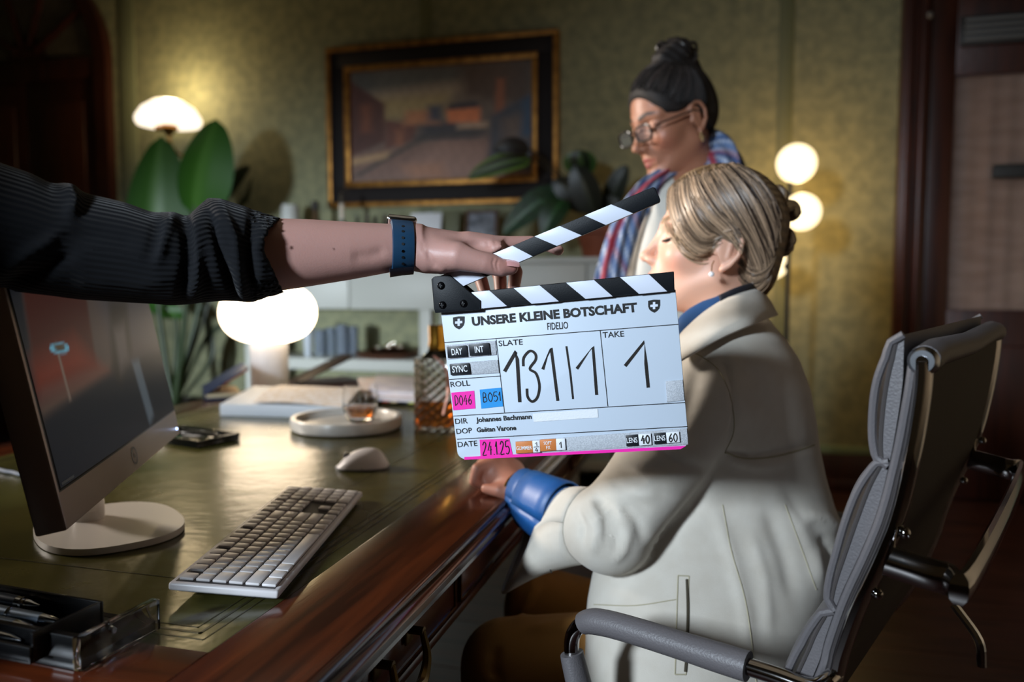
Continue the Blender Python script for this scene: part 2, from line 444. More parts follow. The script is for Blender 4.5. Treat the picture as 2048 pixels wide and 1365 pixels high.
# ---- arched double door on the left
d1 = thing('door_1', None, None, (-4.72, WY, 0), kind='structure')
ax, zs, ro, ri = -4.72, 2.62, .68, .58
def arc(r, a0, a1, n=24): return [(ax+r*math.cos(t), zs+r*math.sin(t)) for t in np.linspace(a0, a1, n)]
fr = arc(ro, 0, math.pi)+[(ax-ro, 0)]+[(ax-ri, 0)]+arc(ri, math.pi, 0)+[(ax+ri, 0), (ax+ro, 0)]
def vwall(poly, y0, y1, bev=0.): return prism(poly, (1, 0, 0), (0, 0, 1), (0, 1, 0), (0, 0, 0), y0, y1, bev)
outer = arc(ro, 0, math.pi); inner = arc(ri, 0, math.pi)
V = []; F = []
for y in (WY-.07, WY):
    for (a, b) in zip([(ax+ro, 0)]+outer+[(ax-ro, 0)], [(ax+ri, 0)]+inner+[(ax-ri, 0)]):
        V += [(a[0], y, a[1]), (b[0], y, b[1])]
nn = len(V)//4
for i in range(nn-1):
    a = 2*i; b = a+2; o = 2*nn
    F += [(a, a+1, b+1, b), (a+o, b+o, b+1+o, a+1+o), (a, b, b+o, a+o), (a+1, a+1+o, b+1+o, b+1)]
part('door_frame', (np.array(V), F), m_dark, d1)
part('transom', box(ax-ri, ax+ri, WY-.06, WY-.01, 2.50, 2.64, .006), m_dark, d1)
m_frost = mat('frosted_pane', '#4a443c', .35, col2='#5e564a', vscale=9)
for i in range(5):
    t0 = math.pi*i/5+.03; t1 = math.pi*(i+1)/5-.03
    pts = [(ax+.16*math.cos(t), zs+.05+.16*math.sin(t)) for t in np.linspace(t0, t1, 5)]+[(ax+.56*math.cos(t), zs+.56*math.sin(t)) for t in np.linspace(t1, t0, 9)]
    part('fanlight_pane', vwall(pts, WY-.03, WY-.02), m_frost, d1)
    if i: 
        t = math.pi*i/5
        part('glazing_bar', tube([(ax+.1*math.cos(t), WY-.035, zs+.03+.1*math.sin(t)), (ax+.6*math.cos(t), WY-.035, zs+.6*math.sin(t))], .025, 6), m_dark, d1)
part('fan_hub', vwall([(ax+.17*math.cos(t), zs+.17*math.sin(t)) for t in np.linspace(0, math.pi, 12)], WY-.04, WY-.01), m_dark, d1)
for s in (-1, 1):
    x0, x1 = (ax-ri, ax-.004) if s < 0 else (ax+.004, ax+ri)
    lf = part('door_leaf', box(x0, x1, WY-.045, WY-.005, .01, 2.50, .004), m_dark, d1)
    for z0, z1 in ((.2, .85), (1.0, 2.35)):
        part('raised_panel', box(x0+.1, x1-.1, WY-.058, WY-.04, z0, z1, .012), mat('mahogany_panel', '#321710', .42, col2='#47220f', vscale=3, vstretch=(16, 16, 1)), lf)
# ---- dark door on the right with a curtained pane
d2 = thing('door_2', None, None, (1.5, WY, 0), kind='structure')
xe = onY(1797, 300, WY-.06)[0]; xp = onY(1902, 380, WY-.05)[0]; zt = onY(1960, 150, WY-.05)[2]; zb = onY(1960, 620, WY-.05)[2]
xq = 2.05
part('door_frame', join(box(xe, xe+.13, WY-.09, WY, 0, 2.95, .006), box(xq+.27, xq+.40, WY-.09, WY, 0, 2.95, .006), box(xe, xq+.4, WY-.09, WY, 2.72, 2.95, .006)), m_dark, d2)
part('frame_moulding', join(box(xe+.02, xe+.05, WY-.105, WY-.085, 0, 2.9, .006), box(xe+.085, xe+.11, WY-.105, WY-.085, 0, 2.9, .006)), m_dark, d2)
lf = part('door_leaf', join(box(xe+.13, xp, WY-.06, WY-.01, .01, 2.72, .004), box(xq, xq+.27, WY-.06, WY-.01, .01, 2.72, .004),
     box(xp, xq, WY-.06, WY-.01, zt, 2.72, .004), box(xp, xq, WY-.06, WY-.01, .01, zb, .004)), m_dark, d2)
part('lower_panel', box(xp+.02, xq-.02, WY-.075, WY-.05, .2, zb-.18, .012), m_dark, lf)
part('pane', box(xp, xq, WY-.035, WY-.03, zb, zt), mat('door_glass', '#e8e0dc', .12, trans=.95, spec=.5), lf)
rows = []
for z in (zb, zt):
    rows.append([(x, WY-.018+.006*math.sin(x*70)+.004*math.sin(x*23+1), z) for x in np.linspace(xp, xq, 60)])
part('curtain', sheet(rows), mat('door_curtain', '#b9a39a', .9, col2='#d2beb4', vscale=5, vstretch=(1, 1, 4)), lf, kind=None)
zz = onY(2010, 343, WY-.06)[2]
part('latch_bar', box(onY(1985, 343, WY-.06)[0], xq, WY-.075, WY-.045, zz-.035, zz+.035, .003), mat('black_latch', '#100e08', .5), lf)
gx = onY(1930, 55, WY-.1)[0]; gz = onY(1990, 57, WY-.1)[2]
vg = part('vent_grille', box(gx-.02, xq, WY-.105, WY-.09, gz-.07, gz+.07, .003), mat('vent_dark', '#1c1c1c', .5), d2)
for i in range(4):
    part('slat', box(gx, xq-.02, WY-.116, WY-.104, gz-.05+i*.03, gz-.035+i*.03, .002), mat('vent_slat', '#5d6063', .4), vg)
kn = onY(1858, 31, WY-.09); part('knob', sphere(kn, .02), mat('pale_knob', '#6a6560', .4), d2)

# ================================================================== PAINTING
def oil(name, x0, x1, z0, z1, nx, nz, fn):
    gx_, gz_ = np.meshgrid(np.linspace(0, 1, nx), np.linspace(0, 1, nz)); c = fn(gx_.ravel(), gz_.ravel())
    return gx_, gz_, c
def soft(u, v, poly, blur):
    """soft inside mask of a convex polygon given clockwise or not"""
    q = np.asarray(poly, float); cen = q.mean(0); d = np.full(len(u), 1e9)
    for a, b in zip(q, np.roll(q, -1, 0)):
        n = np.array([-(b-a)[1], (b-a)[0]]); n /= np.linalg.norm(n)
        if (cen-a)@n < 0: n = -n
        d = np.minimum(d, (u-a[0])*n[0]+(v-a[1])*n[1])
    return np.clip(d/blur+.5, 0, 1)
def paint_town(u, v):                                                 # v up
    c = np.zeros((len(u), 3)); c[:] = lin('#5e5149')
    def lay(poly, col, blur=.03, a=1.):
        m = (soft(u, v, poly, blur)*a)[:, None]; c[:] = c*(1-m)+np.array(lin(col))*m
    lay([(0, .7), (1, .75), (1, 1), (0, 1)], '#4d4c49', .1)
    lay([(.05, .68), (.7, .72), (.7, .86), (.05, .8)], '#847565', .1); lay([(.15, .55), (.55, .55), (.55, .76), (.15, .74)], '#8f7d58', .1)
    lay([(.62, .72), (1, .6), (1, 1), (.62, 1)], '#4a3a30', .1)
    lay([(0, 0), (1, 0), (1, .38), (0, .3)], '#6b5148', .1)
    lay([(.3, .08), (.7, .0), (.8, .3), (.5, .38)], '#83655a', .12); lay([(.35, .02), (.55, .02), (.5, .16), (.3, .14)], '#8d6550', .08)
    lay([(0, .25), (.0, .92), (.2, .7), (.2, .36)], '#4b2d27', .03); lay([(.06, .45), (.12, .45), (.12, .7), (.06, .7)], '#6d402e', .05)
    lay([(.2, .3), (.2, .55), (.38, .5), (.36, .36)], '#5f3a31', .03); lay([(.26, .32), (.3, .32), (.3, .46), (.26, .46)], '#80503a', .04)
    lay([(.4, .36), (.7, .36), (.7, .5), (.4, .5)], '#38343a', .06)
    lay([(.3, .5), (.5, .5), (.48, .62), (.32, .62)], '#a06c4c', .05); lay([(.44, .52), (.52, .52), (.52, .66), (.44, .66)], '#40414d', .05)
    lay([(.55, .5), (.72, .48), (.72, .62), (.54, .62)], '#c07048', .03); lay([(.54, .61), (.72, .62), (.7, .67), (.56, .66)], '#302c33', .03)
    lay([(.6, .44), (.76, .44), (.76, .49), (.6, .49)], '#9c8470', .03)
    lay([(.8, .55), (.85, .55), (.85, .85), (.81, .85)], '#7e4c34', .03)
    lay([(.76, .1), (1, .05), (1, .72), (.78, .54)], '#383a44', .04); lay([(.84, .3), (.96, .3), (.96, .55), (.84, .5)], '#5d4d45', .08)
    lay([(.94, .35), (1, .35), (1, .7), (.95, .65)], '#2e4660', .05)
    lay([(0, .06), (.05, .06), (.46, .4), (.42, .4)], '#3d342f', .02); lay([(0, .16), (.2, .22), (.22, .27), (0, .22)], '#a08260', .04)
    lay([(.36, .4), (.76, .43), (.74, .37), (.36, .36)], '#3b3535', .04)
    n = np.sin(u*90+np.sin(v*35)*2)*np.sin(v*70+u*20)
    return np.clip(1.5*c*(1+.12*n[:, None]), 0, 1)
m_gold = mat('gilt_frame', '#a8783a', .42, .75, col2='#7d5526', vscale=18)
m_black = mat('black_lacquer_frame', '#171214', .65, spec=.25)
a = onY(650, 95, WY-.05); b = onY(1116, 56, WY-.05); c_ = onY(655, 413, WY-.05)
px0, px1, pz1, pz0 = a[0], b[0], (a[2]+b[2])/2, c_[2]-.01
pt = thing('painting', 'large oil painting of a street in a black and gilt frame on the green wall', 'painting', ((px0+px1)/2, WY, pz0))
def rectframe(x0, x1, z0, z1, w, y0, y1, bev=.004):
    return join(box(x0, x1, y0, y1, z1-w, z1, bev), box(x0, x1, y0, y1, z0, z0+w, bev), box(x0, x0+w, y0, y1, z0+w, z1-w, bev), box(x1-w, x1, y0, y1, z0+w, z1-w, bev))
part('outer_gilt_edge', rectframe(px0, px1, pz0, pz1, .03, WY-.05, WY-.001), m_gold, pt)
part('black_frame', rectframe(px0+.03, px1-.03, pz0+.03, pz1-.03, .095, WY-.04, WY-.001), m_black, pt)
part('inner_gilt_edge', rectframe(px0+.12, px1-.12, pz0+.12, pz1-.12, .035, WY-.05, WY-.001), m_gold, pt)
U, Vv = np.meshgrid(np.linspace(0, 1, 140), np.linspace(0, 1, 100)); cc = paint_town(U.ravel(), Vv.ravel())
x0, x1, z0, z1 = px0+.15, px1-.15, pz0+.15, pz1-.15
rows = np.stack([x0+U*(x1-x0), np.full_like(U, WY-.02), z0+Vv*(z1-z0)], -1)
part('canvas', sheet(rows)+({'col': cc},), mat('oil_paint', attr='col', rough=.5, bump=.2, bscale=40), pt)

# ================================================================== SIDEBOARD
SY = 4.18
m_sb = mat('white_sideboard', '#b9bab4', .45)
sx0 = onY(490, 700, SY)[0]; sx1 = -.05; sd = WY-.03
zt_ = onY(1100, 515, SY)[2]; z1_ = onY(750, 619, SY)[2]; z2_ = onY(700, 719, SY)[2]; z3_ = onY(700, 742, SY)[2]
xd = onY(850, 670, SY)
sb = thing('sideboard', 'long white open sideboard against the green wall under the painting', 'sideboard', ((sx0+sx1)/2, (SY+sd)/2, 0))
part('top_board', box(sx0, sx1, SY, sd, zt_-.03, zt_, .004), m_sb, sb)
ndr = 4; w = (sx1-sx0)/ndr
part('upper_body', box(sx0+.02, sx1-.02, SY+.02, sd, z1_, zt_-.031), m_sb, sb)
for i in range(ndr): part('drawer', box(sx0+i*w+.003, sx0+(i+1)*w-.003, SY+.002, SY+.02, z1_, zt_-.034, .003), m_sb, sb)
dx = [sx0, xd[0]-.035, xd[0]+ (sx1-xd[0])*.5, sx1-.07]
for x in dx: part('upright', box(x, x+.07, SY, SY+.06, .02, z1_, .003), m_sb, sb); part('rear_upright', box(x, x+.07, sd-.05, sd, .02, z1_, .003), m_sb, sb)
part('shelf', box(sx0, sx1, SY+.002, sd, z3_, z2_, .004), m_sb, sb)
part('lower_shelf', box(sx0, sx1, SY+.002, sd, .12, .17, .004), m_sb, sb)
# ---- things in and on the sideboard
m_crys = mat('cut_crystal', '#c3cfe0', .08, trans=.75, ior=1.5)
def crystal(name, c, r, h, label, n=12):
    prof = [(r*.92, 0), (r, .01), (r*1.0, h*.5), (r*1.04, h-.002), (r*1.0, h), (r*.92, h-.003), (r*.88, .02), (.001, .018)]
    V, F = lathe(prof, n*2, c); 
    q = V-np.array(c); ang = np.arctan2(q[:, 1], q[:, 0]); k = 1+.05*np.sign(np.sin(ang*n)); 
    V[:, 0] = c[0]+q[:, 0]*k; V[:, 1] = c[1]+q[:, 1]*k
    return single(name, (V, F), m_crys, label, 'glass', 'crystal glasses on the sideboard shelf', smooth=False)
lab = ['cut crystal tumbler leftmost on the sideboard shelf, next to the table lamp', 'cut crystal tumbler second from left on the sideboard shelf', 'tall cut crystal tumbler third from left on the sideboard shelf', 'cut crystal tumbler rightmost of the row on the sideboard shelf']
for i, (px, h) in enumerate(((640, .16), (662, .17), (685, .19), (706, .18))):
    c = onY(px, 717, SY+.12+.06*(i % 2)); crystal("crystal_tumbler", (c[0], c[1], z2_+.001), .033, h, lab[i])
c = onY(617, 719, SY+.08); single('frosted_vase', lathe([(.02, 0), (.022, .01), (.032, .19), (.03, .2), (.026, .19), (.016, .02)], 16, (c[0], c[1], z2_+.001)), mat('frosted_white_glass', '#b9c0c9', .3), 'slim frosted white vase on the sideboard shelf beside the crystal tumblers', 'vase')
c = onY(775, 719, SY+.2); tr = (c[0], c[1], z2_+.001)
single('copper_tray', lathe([(.17, 0), (.19, .03), (.195, .03), (.175, -.0), (.001, .004)], 32, tr), mat('copper_tray', '#6e4a3a', .35, .6), 'round copper tray on the sideboard shelf between the uprights', 'tray')
for i, (dx_, dy_, h) in enumerate(((-.07, .0, .05), (.02, -.04, .06), (.07, .02, .055), (0, .07, .07))):
    single('silver_cup', lathe([(.02, 0), (.03, .01), (.035, h), (.031, h), (.026, .012), (.001, .01)], 16, (tr[0]+dx_, tr[1]+dy_, z2_+.006)), mat('polished_silver', '#c9c0b0', .12, 1.),
        ['small silver cup at the left of the copper tray', 'small silver cup at the front of the copper tray', 'small silver cup at the right of the copper tray', 'tallest small silver cup at the back of the copper tray'][i], 'cup', 'silver cups on the copper tray')
def on_top(px, Y, dz=0): 
    q = onY(px, 500, Y); return np.array([q[0], q[1], zt_+dz])
def ztop(px, py, Y): return onY(px, py, Y)[2]
c = on_top(582, 4.38); h = ztop(582, 410, 4.38)-zt_
single('white_jar', lathe([(.05, 0), (.055, .02), (.058, h*.8), (.05, h), (.045, h-.01), (.05, .02)], 24, c), mat('white_ceramic', '#c4c6c4', .35), 'white ceramic jar at the left on top of the sideboard', 'jar')
c = on_top(632, 4.40); h = ztop(632, 402, 4.40)-zt_
t = thing('brown_bottle', 'brown bottle with a dark stopper on the sideboard beside the white jar', 'bottle', c)
part('glass_body', lathe([(.035, 0), (.038, .02), (.038, h*.55), (.014, h*.72), (.014, h*.85)], 20, c), mat('brown_glass', '#5a4634', .2), t); part('stopper', lathe([(.016, h*.84), (.022, h*.88), (.02, h)], 16, c), mat('dark_stopper', '#1a1210', .5), t)
c = on_top(657, 4.5); single('small_dark_pot', lathe([(.03, 0), (.045, .05), (.035, .12), (.03, .16), (.026, .15)], 20, c), mat('dark_pot', '#2c2a20', .6), 'small dark pot between the brown bottle and the candlestick', 'pot')
c = on_top(685, 4.34); h = ztop(685, 385, 4.34)-zt_
t = thing('candlestick', 'slim pewter candlestick with a short white candle in front of the painting corner', 'candlestick', c)
part('stick', lathe([(.04, 0), (.042, .008), (.012, .02), (.009, h*.5), (.018, h*.55), (.014, h*.6)], 20, c), mat('pewter', '#6a655e', .35, .8), t)
part('candle', lathe([(.014, h*.58), (.014, h*.83), (.002, h*.84)], 14, c), mat('white_wax', '#d7cdc0', .5, sss=.2), t); part('holder_tip', lathe([(.016, h*.84), (.012, h*.9), (.004, h)], 14, c), MATS['pewter'], t)
for i, px in enumerate((715, 735, 752, 772)):
    c = on_top(px, 4.42); h = ztop(px, 432-4*(i % 2), 4.42)-zt_
    single('spice_bottle', lathe([(.02, 0), (.022, .01), (.022, h*.7), (.01, h*.85), (.012, h)], 14, c), mat('smoky_glass%d' % (i % 2), ('#37372b', '#4b433c')[i % 2], .25),
       ['small smoky bottle just right of the candlestick', 'second small bottle right of the candlestick', 'third small bottle right of the candlestick', 'fourth small bottle right of the candlestick, nearest the white card'][i], 'bottle', 'small bottles on the sideboard')
def card(name, pxa, pxb, pyt, Y, material, label, cat, lean=.04, extra=None):
    a_ = on_top(pxa, Y); b_ = on_top(pxb, Y); h_ = ztop((pxa+pxb)/2, pyt, Y)-zt_
    o = thing(name, label, cat, ((a_+b_)/2))
    poly = [(a_[0], 0), (b_[0], 0), (b_[0], h_), (a_[0], h_)]
    ay = nrm((0, lean, h_)); an = nrm((0, h_, -lean))
    part('panel', prism([(q[0], q[1]) for q in poly], (1, 0, 0), ay, an, (0, Y, zt_), 0, .006, .001), material, o)
    if extra:
        w_ = .018
        part('frame', join(*[prism(pp, (1, 0, 0), ay, an, (0, Y, zt_), -.012, .008, .002) for pp in (
            [(a_[0]-w_, 0), (b_[0]+w_, 0), (b_[0]+w_, w_), (a_[0]-w_, w_)], [(a_[0]-w_, h_-w_), (b_[0]+w_, h_-w_), (b_[0]+w_, h_), (a_[0]-w_, h_)],
            [(a_[0]-w_, w_), (a_[0], w_), (a_[0], h_-w_), (a_[0]-w_, h_-w_)], [(b_[0], w_), (b_[0]+w_, w_), (b_[0]+w_, h_-w_), (b_[0], h_-w_)])]), extra, o)
    return o
card('greeting_card', 817, 879, 424, 4.36, mat('white_card', '#d5d7de', .6), 'blank white card standing on the sideboard below the painting', 'card')
card('postcard', 884, 915, 418, 4.40, mat('olive_card', '#5d5f48', .6), 'olive green card propped beside the framed photo on the sideboard', 'card')
card('photo_frame', 934, 988, 418, 4.36, mat('grey_photo', '#8d919c', .4, col2='#3f434c', vscale=16), 'small framed grey photograph on the sideboard left of the potted plant', 'photo frame', extra=mat('walnut_frame', '#4a3220', .5))

# ================================================================== LEAVES AND PLANTS
def leaf(base, tip, width, bend, side, n=14, m=7, fold=.15, rag=0.):
    """blade from base to tip; side = in-plane width direction, bend = bulge vector at mid length; returns (V,F,{t,s})"""
    base = np.asarray(base, float); tip = np.asarray(tip, float); side = nrm(side); bend = np.asarray(bend, float); V = []; T = []; Sx = []
    ax_ = nrm(tip-base); nn = nrm(np.cross(ax_, side))
    for i in range(n):
        t = i/(n-1); c = base+(tip-base)*t+bend*4*t*(1-t); w_ = width*(math.sin(math.pi*min(1, t**.75))**.55)*.5+.0005
        for j in range(m):
            s = -1+2*j/(m-1); V.append(c+side*s*w_*(1+rag*math.sin(t*40+s))+nn*fold*w_*abs(s)); T.append(t); Sx.append(s)
    R_ = np.array(V).reshape(n, m, 3); v, f = sheet(R_, .0012)
    T = np.array(T+T); Sx = np.array(Sx+Sx); return v, f, T, Sx
m_leafA = mat('banana_leaf', attr='col', rough=.42, spec=.4)
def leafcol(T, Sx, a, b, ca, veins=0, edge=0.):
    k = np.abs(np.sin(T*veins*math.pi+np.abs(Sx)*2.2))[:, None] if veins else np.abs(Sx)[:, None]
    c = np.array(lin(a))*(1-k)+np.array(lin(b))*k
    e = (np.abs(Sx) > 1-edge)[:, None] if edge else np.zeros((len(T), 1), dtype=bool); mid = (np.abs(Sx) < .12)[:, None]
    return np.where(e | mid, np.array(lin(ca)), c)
pY = 4.15
pb = onY(347, 800, pY); pbase = np.array([pb[0], pY, 0.])
bp = thing('potted_palm', 'tall potted plant with broad upright banana-like leaves under the mushroom wall lamp', 'plant', pbase)
part('pot', lathe([(.15, 0), (.2, .02), (.22, .38), (.2, .4), (.19, .38), (.001, .34)], 32, pbase), mat('dark_planter', '#241c18', .5), bp)
for (A_, B_, w_, dep, sd3) in (((312, 560), (322, 272), .40, 0, (1, .25, 0)), ((388, 430), (432, 238), .42, -.10, (1, -.15, -.25)), ((352, 640), (300, 575), .22, .1, (1, .2, 0)), ((438, 405), (500, 332), .10, .2, (.6, .1, -.8))):
    A = onY(*A_, pY+dep); Bq = onY(*B_, pY+dep); dk_ = w_ < .15
    v, f, T, Sx = leaf(A, Bq, w_, (.01, -.05, 0), sd3, n=18, fold=.22)
    part('leaf', (v, f, {'col': leafcol(T, Sx, '#37641c' if not dk_ else '#1e2814', '#2d561e' if not dk_ else '#262f1a', '#4a7430' if not dk_ else '#2c361c')}), m_leafA, bp)
    part('stalk', tube(catmull([pbase+np.array([0, 0, .34]), (pbase+A)/2+np.array([0, 0, .1]), A, A+(Bq-A)*.5+np.array([.01, -.04, 0])], 6), [.022, .018, .012, .005], 8), mat('green_stalk', '#2c3d1c', .5), bp)
for (pts) in ([(470, 440), (492, 400), (504, 355)], [(400, 700), (430, 660), (470, 640)], [(420, 720), (415, 650), (400, 600)]):
    q = [onY(x, y, pY+.2) for x, y in pts]
    part('thin_leaf', tube(catmull([pbase+np.array([0, 0, .35])]+q, 6), [.008, .014, .02, .018, .004], 6, flat=.25, up=(0, 1, 0)), mat('dark_thin_leaf', '#27301a', .5), bp)
# the variegated plant in a terracotta pot
QY = 4.30
pc = on_top(1205, QY); sp = thing('variegated_plant', 'dark variegated leafy plant in a terracotta pot on the right of the sideboard', 'plant', pc)
hp = ztop(1200, 455, QY)-zt_
part('pot', lathe([(.10, 0), (.105, .01), (.135, hp-.04), (.15, hp-.035), (.152, hp), (.135, hp), (.12, hp-.03), (.001, hp-.035)], 32, pc), mat('terracotta', '#8a4a30', .7, col2='#7a3e28', vscale=12), sp)
m_var = mat('variegated_leaf', attr='col', rough=.4)
top = pc+np.array([0, 0, hp])
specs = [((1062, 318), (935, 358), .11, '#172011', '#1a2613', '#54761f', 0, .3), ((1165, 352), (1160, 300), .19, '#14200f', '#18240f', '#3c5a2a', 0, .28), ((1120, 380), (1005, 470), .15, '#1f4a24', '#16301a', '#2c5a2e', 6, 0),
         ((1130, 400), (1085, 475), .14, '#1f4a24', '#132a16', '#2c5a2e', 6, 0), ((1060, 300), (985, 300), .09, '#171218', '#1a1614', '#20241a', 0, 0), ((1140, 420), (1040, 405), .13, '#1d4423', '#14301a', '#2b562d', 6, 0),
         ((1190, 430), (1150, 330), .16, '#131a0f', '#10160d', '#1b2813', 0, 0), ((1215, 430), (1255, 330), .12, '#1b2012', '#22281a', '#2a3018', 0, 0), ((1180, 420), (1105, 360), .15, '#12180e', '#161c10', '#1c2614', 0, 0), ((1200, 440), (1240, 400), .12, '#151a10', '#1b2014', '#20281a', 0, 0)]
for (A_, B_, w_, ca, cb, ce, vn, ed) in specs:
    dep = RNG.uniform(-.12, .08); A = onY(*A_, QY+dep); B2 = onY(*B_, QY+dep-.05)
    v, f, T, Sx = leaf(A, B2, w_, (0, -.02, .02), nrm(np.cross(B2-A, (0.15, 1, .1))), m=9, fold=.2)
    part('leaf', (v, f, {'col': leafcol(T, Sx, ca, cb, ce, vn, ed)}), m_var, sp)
    part('stalk', tube(catmull([top+np.array([0, 0, -.03]), (top+A)/2+np.array([0, 0, .04]), A, A+(B2-A)*.3], 5), .006, 6), mat('brown_stalk', '#2a2416', .6), sp)

# ================================================================== LAMPS
WARM = (1.0, .76, .42)
def plight(name, loc, power, col, r):
    d = bpy.data.lights.new(name, 'POINT'); d.energy = power; d.color = col; d.shadow_soft_size = r
    o = bpy.data.objects.new(name, d); COL.objects.link(o); o.location = loc; return o
# mushroom wall lamp
LY = WY-.26
lc = onY(337, 235, LY); lr = 62/FPX*np.dot(lc-CAMP, FV)
wlp = thing('wall_lamp', 'lit milky mushroom-shaped wall lamp on a brass arm on the left of the green wall', 'lamp', (lc[0], WY, lc[2]-.2))
part('shade', lathe([(.001, .115), (lr*.45, .10), (lr*.8, .055), (lr*.98, 0), (lr, -.025), (lr*.93, -.05), (lr*.6, -.06), (lr*.25, -.05), (.001, -.05)], 40, lc+np.array([0, 0, .0])), mat('milk_glass_lit', '#fff4e2', .3, emit=(1, .85, .66), estr=1.7), wlp)
m_brass = mat('brass', '#9a6b34', .28, .9)
part('gallery', lathe([(.05, 0), (.06, -.02), (.035, -.035), (.02, -.06), (.001, -.07)], 20, lc+np.array([0, 0, -.05])), m_brass, wlp)
part('arm', tube(catmull([lc+np.array([0, 0, -.10]), lc+np.array([0, .02, -.17]), lc+np.array([.01, .10, -.22]), (lc[0]+.02, WY-.02, lc[2]-.16)], 8), .009, 8), m_brass, wlp)
part('wall_rose', lathe([(.05, 0), (.05, .01), (.02, .025)], 20), m_brass, wlp, local=True).rotation_euler = (math.pi/2, 0, 0)
part('switch_ball', sphere(lc+np.array([-.055, -.03, -.07]), .02), m_brass, wlp)
plight('wall_lamp_light', (lc[0], LY+.02, lc[2]+.20), 8.0, WARM, .06)
# floor lamp with glass globes
GY = 4.05
fp = onY(1577, 500, GY); fl = thing('floor_lamp', 'black pole floor lamp with lit glass globes at the right behind the blonde hair', 'lamp', (fp[0], GY, 0))
part('pole', tube([(fp[0], GY, .02), (fp[0], GY, onY(1585, 330, GY)[2])], .011, 10), mat('black_pole', '#120f0c', .4), fl)
part('base', lathe([(.15, 0), (.15, .02), (.02, .035), (.012, .05)], 32, (fp[0], GY, 0)), MATS['black_pole'], fl)
m_globe = mat('lit_globe', '#fff0d0', .3, emit=(1, .80, .46), estr=1.9)
for (px, py, r_, dy) in ((1593, 327, 38.5, 0), (1604, 424, 37, -.06), (1545, 528, 30, .05)):
    g = onY(px, py, GY+dy); R_ = r_/FPX*np.dot(g-CAMP, FV)
    part('globe', sphere(g, R_, 32, 18), m_globe, fl)
    part('socket', tube([(fp[0], GY, g[2]-.02), g+(np.array([fp[0], GY, g[2]])-g)*.55], .016, 8), MATS['black_pole'], fl)

for (px, py) in ((1600, 330), (1610, 425), (1560, 528)):
    g = onY(px, py, GY+.19); plight('floor_lamp_light', g, 3.6, (1.0, .60, .22), .05)
# ================================================================== DESK
DZ = .76; DX0, DX1, DY0, DY1 = -1.60, -.345, .53, 2.62; LX0, LX1, LY0, LY1 = -1.465, -.487, .655, 2.50
m_mah = mat('polished_mahogany', '#2b1109', .24, col2='#562510', vscale=3.2, vdetail=6, vstretch=(14, 1.0, 10), coat=.4, coatr=.12, bump=.03, bscale=50, bstretch=(8, 1, 8))
m_mahx = mat('polished_mahogany_cross', '#2b1109', .24, col2='#562510', vscale=3.2, vdetail=6, vstretch=(1.0, 14, 10), coat=.4, coatr=.12)
m_mold = mat('dark_moulding', '#241009', .2, coat=.5, coatr=.1, col2='#3c180d', vscale=5, vstretch=(8, 1, 8))
m_lea = mat('green_desk_leather', '#38361a', .25, col2='#514c22', vscale=5.5, vdetail=7, bump=.10, bscale=22, rvar=.08)
dk = thing('desk', 'large antique mahogany desk with a green leather writing surface and brass drawer handles', 'desk', ((DX0+DX1)/2, (DY0+DY1)/2, 0))
part('front_border', box(LX1, DX1-.02, DY0+.02, DY1-.02, DZ-.03, DZ, .002), m_mah, dk)
part('rear_border', box(DX0+.02, LX0, DY0+.02, DY1-.02, DZ-.03, DZ, .002), m_mah, dk)
part('end_border', box(LX0, LX1, DY0+.02, LY0, DZ-.03, DZ, .001), m_mahx, dk)
part('end_border', box(LX0, LX1, LY1, DY1-.02, DZ-.03, DZ, .001), m_mahx, dk)
le = part('leather_top', box(LX0, LX1, LY0, LY1, DZ-.03, DZ-.0005), m_lea, dk, smooth=False)
m_tool = mat('tooled_line', '#2a2611', .35)
for off, w in ((.022, .0016), (.034, .0035), (.046, .0016), (.16, .0022)):
    x0, x1, y0, y1 = LX0+off, LX1-off, LY0+off, LY1-off
    part('tooled_border', join(box(x0, x1, y0, y0+w, DZ-.001, DZ-.0001), box(x0, x1, y1-w, y1, DZ-.001, DZ-.0001), box(x0, x0+w, y0, y1, DZ-.001, DZ-.0001), box(x1-w, x1, y0, y1, DZ-.001, DZ-.0001)), m_tool, le, smooth=False)
# moulded edge: a swept profile round the top
prof = [(0, 0), (.006, -.001), (.010, -.005), (.010, -.010), (.014, -.012), (.020, -.018), (.020, -.026), (.014, -.030), (.016, -.036), (.010, -.042), (0, -.045)]
ring = [(DX0+.02, DY0+.02, -1, -1), (DX1-.02, DY0+.02, 1, -1), (DX1-.02, DY1-.02, 1, 1), (DX0+.02, DY1-.02, -1, 1)]
V = []; F = []; npf = len(prof)
for (x, y, sx, sy) in ring:
    for (o_, z) in prof: V.append((x+sx*o_, y+sy*o_, DZ+z))
for i in range(4):
    j = (i+1) % 4
    for q in range(npf-1): F.append((i*npf+q, j*npf+q, j*npf+q+1, i*npf+q+1))
part('edge_moulding', (np.array(V), F), m_mold, dk)
fx = DX1-.03
part('apron', join(box(fx-.03, fx, DY0+.03, DY1-.03, .645, DZ-.03), box(DX0+.03, DX0+.06, DY0+.03, DY1-.03, .645, DZ-.03), box(DX0+.03, fx, DY0+.03, DY0+.06, .645, DZ-.03), box(DX0+.03, fx, DY1-.06, DY1-.03, .645, DZ-.03)), m_mahx, dk, smooth=False)
m_drw = mat('drawer_mahogany', '#34160b', .3, col2='#54260f', vscale=3, vstretch=(10, 1.2, 10), coat=.3)
m_obr = mat('old_brass', '#6b532a', .35, .9)
part('bottom_rail', box(fx-.002, fx+.008, DY0+.03, DY1-.03, .645, .658, .002), m_drw, dk)
